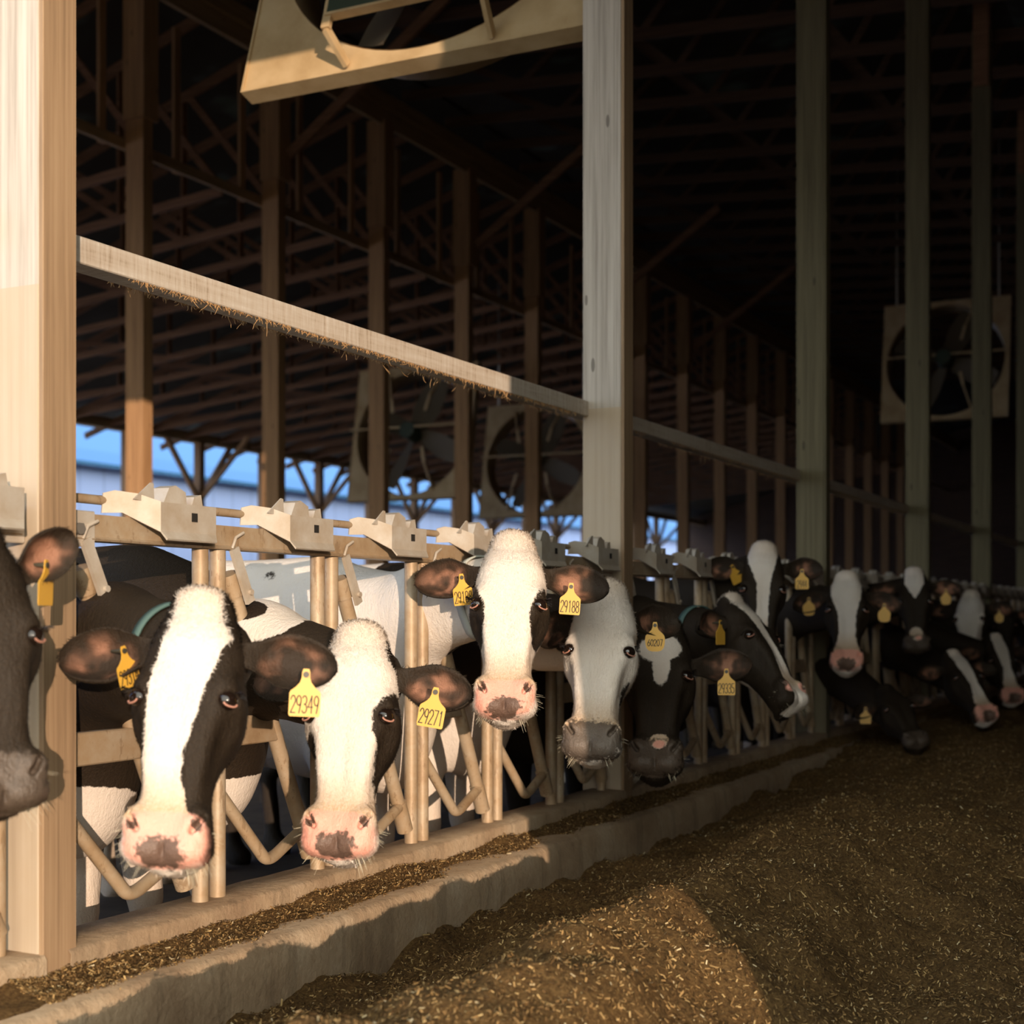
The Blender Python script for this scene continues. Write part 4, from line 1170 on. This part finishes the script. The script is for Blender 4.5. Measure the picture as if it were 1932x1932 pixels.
make_cow('white-faced cow with a dark muzzle in front of the middle post, ear tag 60207', px(1142, 1098, 5.30), px(1112, 1420, 5.05), R_(-8), 5.55, C4, hair=30000, seed=7,
         ears={'l': dict(dir=(-.8, -.5, .0)), 'r': dict(dir=(.72, -.5, .34), nrm=(.3, 1, 0))}, tags=[('r', '60207', .42, -.012, dict(round_=True, s=.95))])
make_cow('black cow with a white star and pink muzzle spot, right ear tag reading 29335', px(1248, 1160, 6.05), px(1234, 1448, 5.70), R_(-6), 6.12, C5, hair=18000, seed=8,
         ears={'l': dict(dir=(-.7, -.6, .1)), 'r': dict(root=(.085, -.06, -.15), dir=(1, .15, .06), nrm=(.0, 1, -.1))},
         tags=[('r', '29335', .55, -.024, dict())], collar=(.30, M['strap_g']))
make_cow('black cow in profile looking right, white stripe down its nose', px(1392, 1120, 6.55), px(1512, 1322, 6.25), R_(64), 6.80, C6, hair=14000, seed=9,
         ears={'l': dict(dir=(-.85, .1, -.25), nrm=(.7, .8, 0)), 'r': dict(dir=(.7, -.6, .1))}, tags=[('l', '', .45, -.01, dict(yaw=1.0))], collar=(.25, M['strap_g']))
make_cow('black cow with a raised curly white poll, behind the cow in profile', px(1442, 1026, 7.85), px(1436, 1236, 7.7), R_(2), 8.0, C7, near=True, hair=9000, seed=10,
         ears={'l': dict(dir=(-1, .1, -.05)), 'r': dict(dir=(1, .1, .02))}, tags=[('l', '', .32, -.01, dict(swing=R_(25), yaw=.5)), ('r', '2944', .45, -.01, dict())])
make_cow('black cow with a white blaze widening on its forehead and a pink muzzle', px(1598, 1078, 9.1), px(1598, 1256, 8.8), R_(2), 9.77, C8, near=False, seed=11,
         tags=[('l', '', .50, -.02, dict(round_=True)), ('r', '', .55, -.02, dict(round_=True))], ears={'l': dict(dir=(-1, .1, -.35)), 'r': dict(dir=(1, .1, -.30))})
make_cow('black cow with a white triangle on its forehead, right of the pink-muzzled blazed cow', px(1724, 1072, 11.0), px(1730, 1226, 10.8), R_(0), 11.66, C9, near=False, seed=12,
         tags=[('r', '', .52, -.02, dict(round_=True))])
make_cow('distant cow with a pale face, a yellow tag at its right ear', px(1830, 1114, 13.4), px(1826, 1246, 13.1), R_(-10), 14.14, C10, near=False, seed=13, tags=[('r', '', .5, -.02, dict(round_=True))])
make_cow('black cow with its head down in the silage, below the row of faces', px(1672, 1290, 9.6), px(1735, 1400, 9.2), R_(30), 10.48, CB, near=False, seed=14, ears={'l': dict(dir=(-1, .1, -.3))}, tags=[('l', '', .45, -.01, dict())])
make_cow('black and white cow eating with its head turned right, white muzzle in the silage', px(1800, 1225, 10.9), px(1868, 1352, 10.5), R_(38), 12.84, C12, near=False, seed=15, tags=[])
make_cow('cow with a white striped face eating at the right edge of the picture', px(1880, 1195, 12.9), px(1915, 1318, 12.5), R_(25), 13.4, C12, near=False, seed=16, tags=[])
make_cow('black distant cow with a small tag, beyond the pale-faced cow', px(1893, 1135, 15.6), px(1898, 1240, 15.4), R_(0), 15.9, CB, near=False, seed=17, tags=[('l', '', .5, -.02, dict(round_=True))])
make_cow('farthest cow, a dark face with a tag at the right edge', px(1938, 1150, 16.8), px(1938, 1245, 16.6), R_(0), 17.1, C9, near=False, seed=18, tags=[('l', '', .5, -.02, dict(round_=True))])
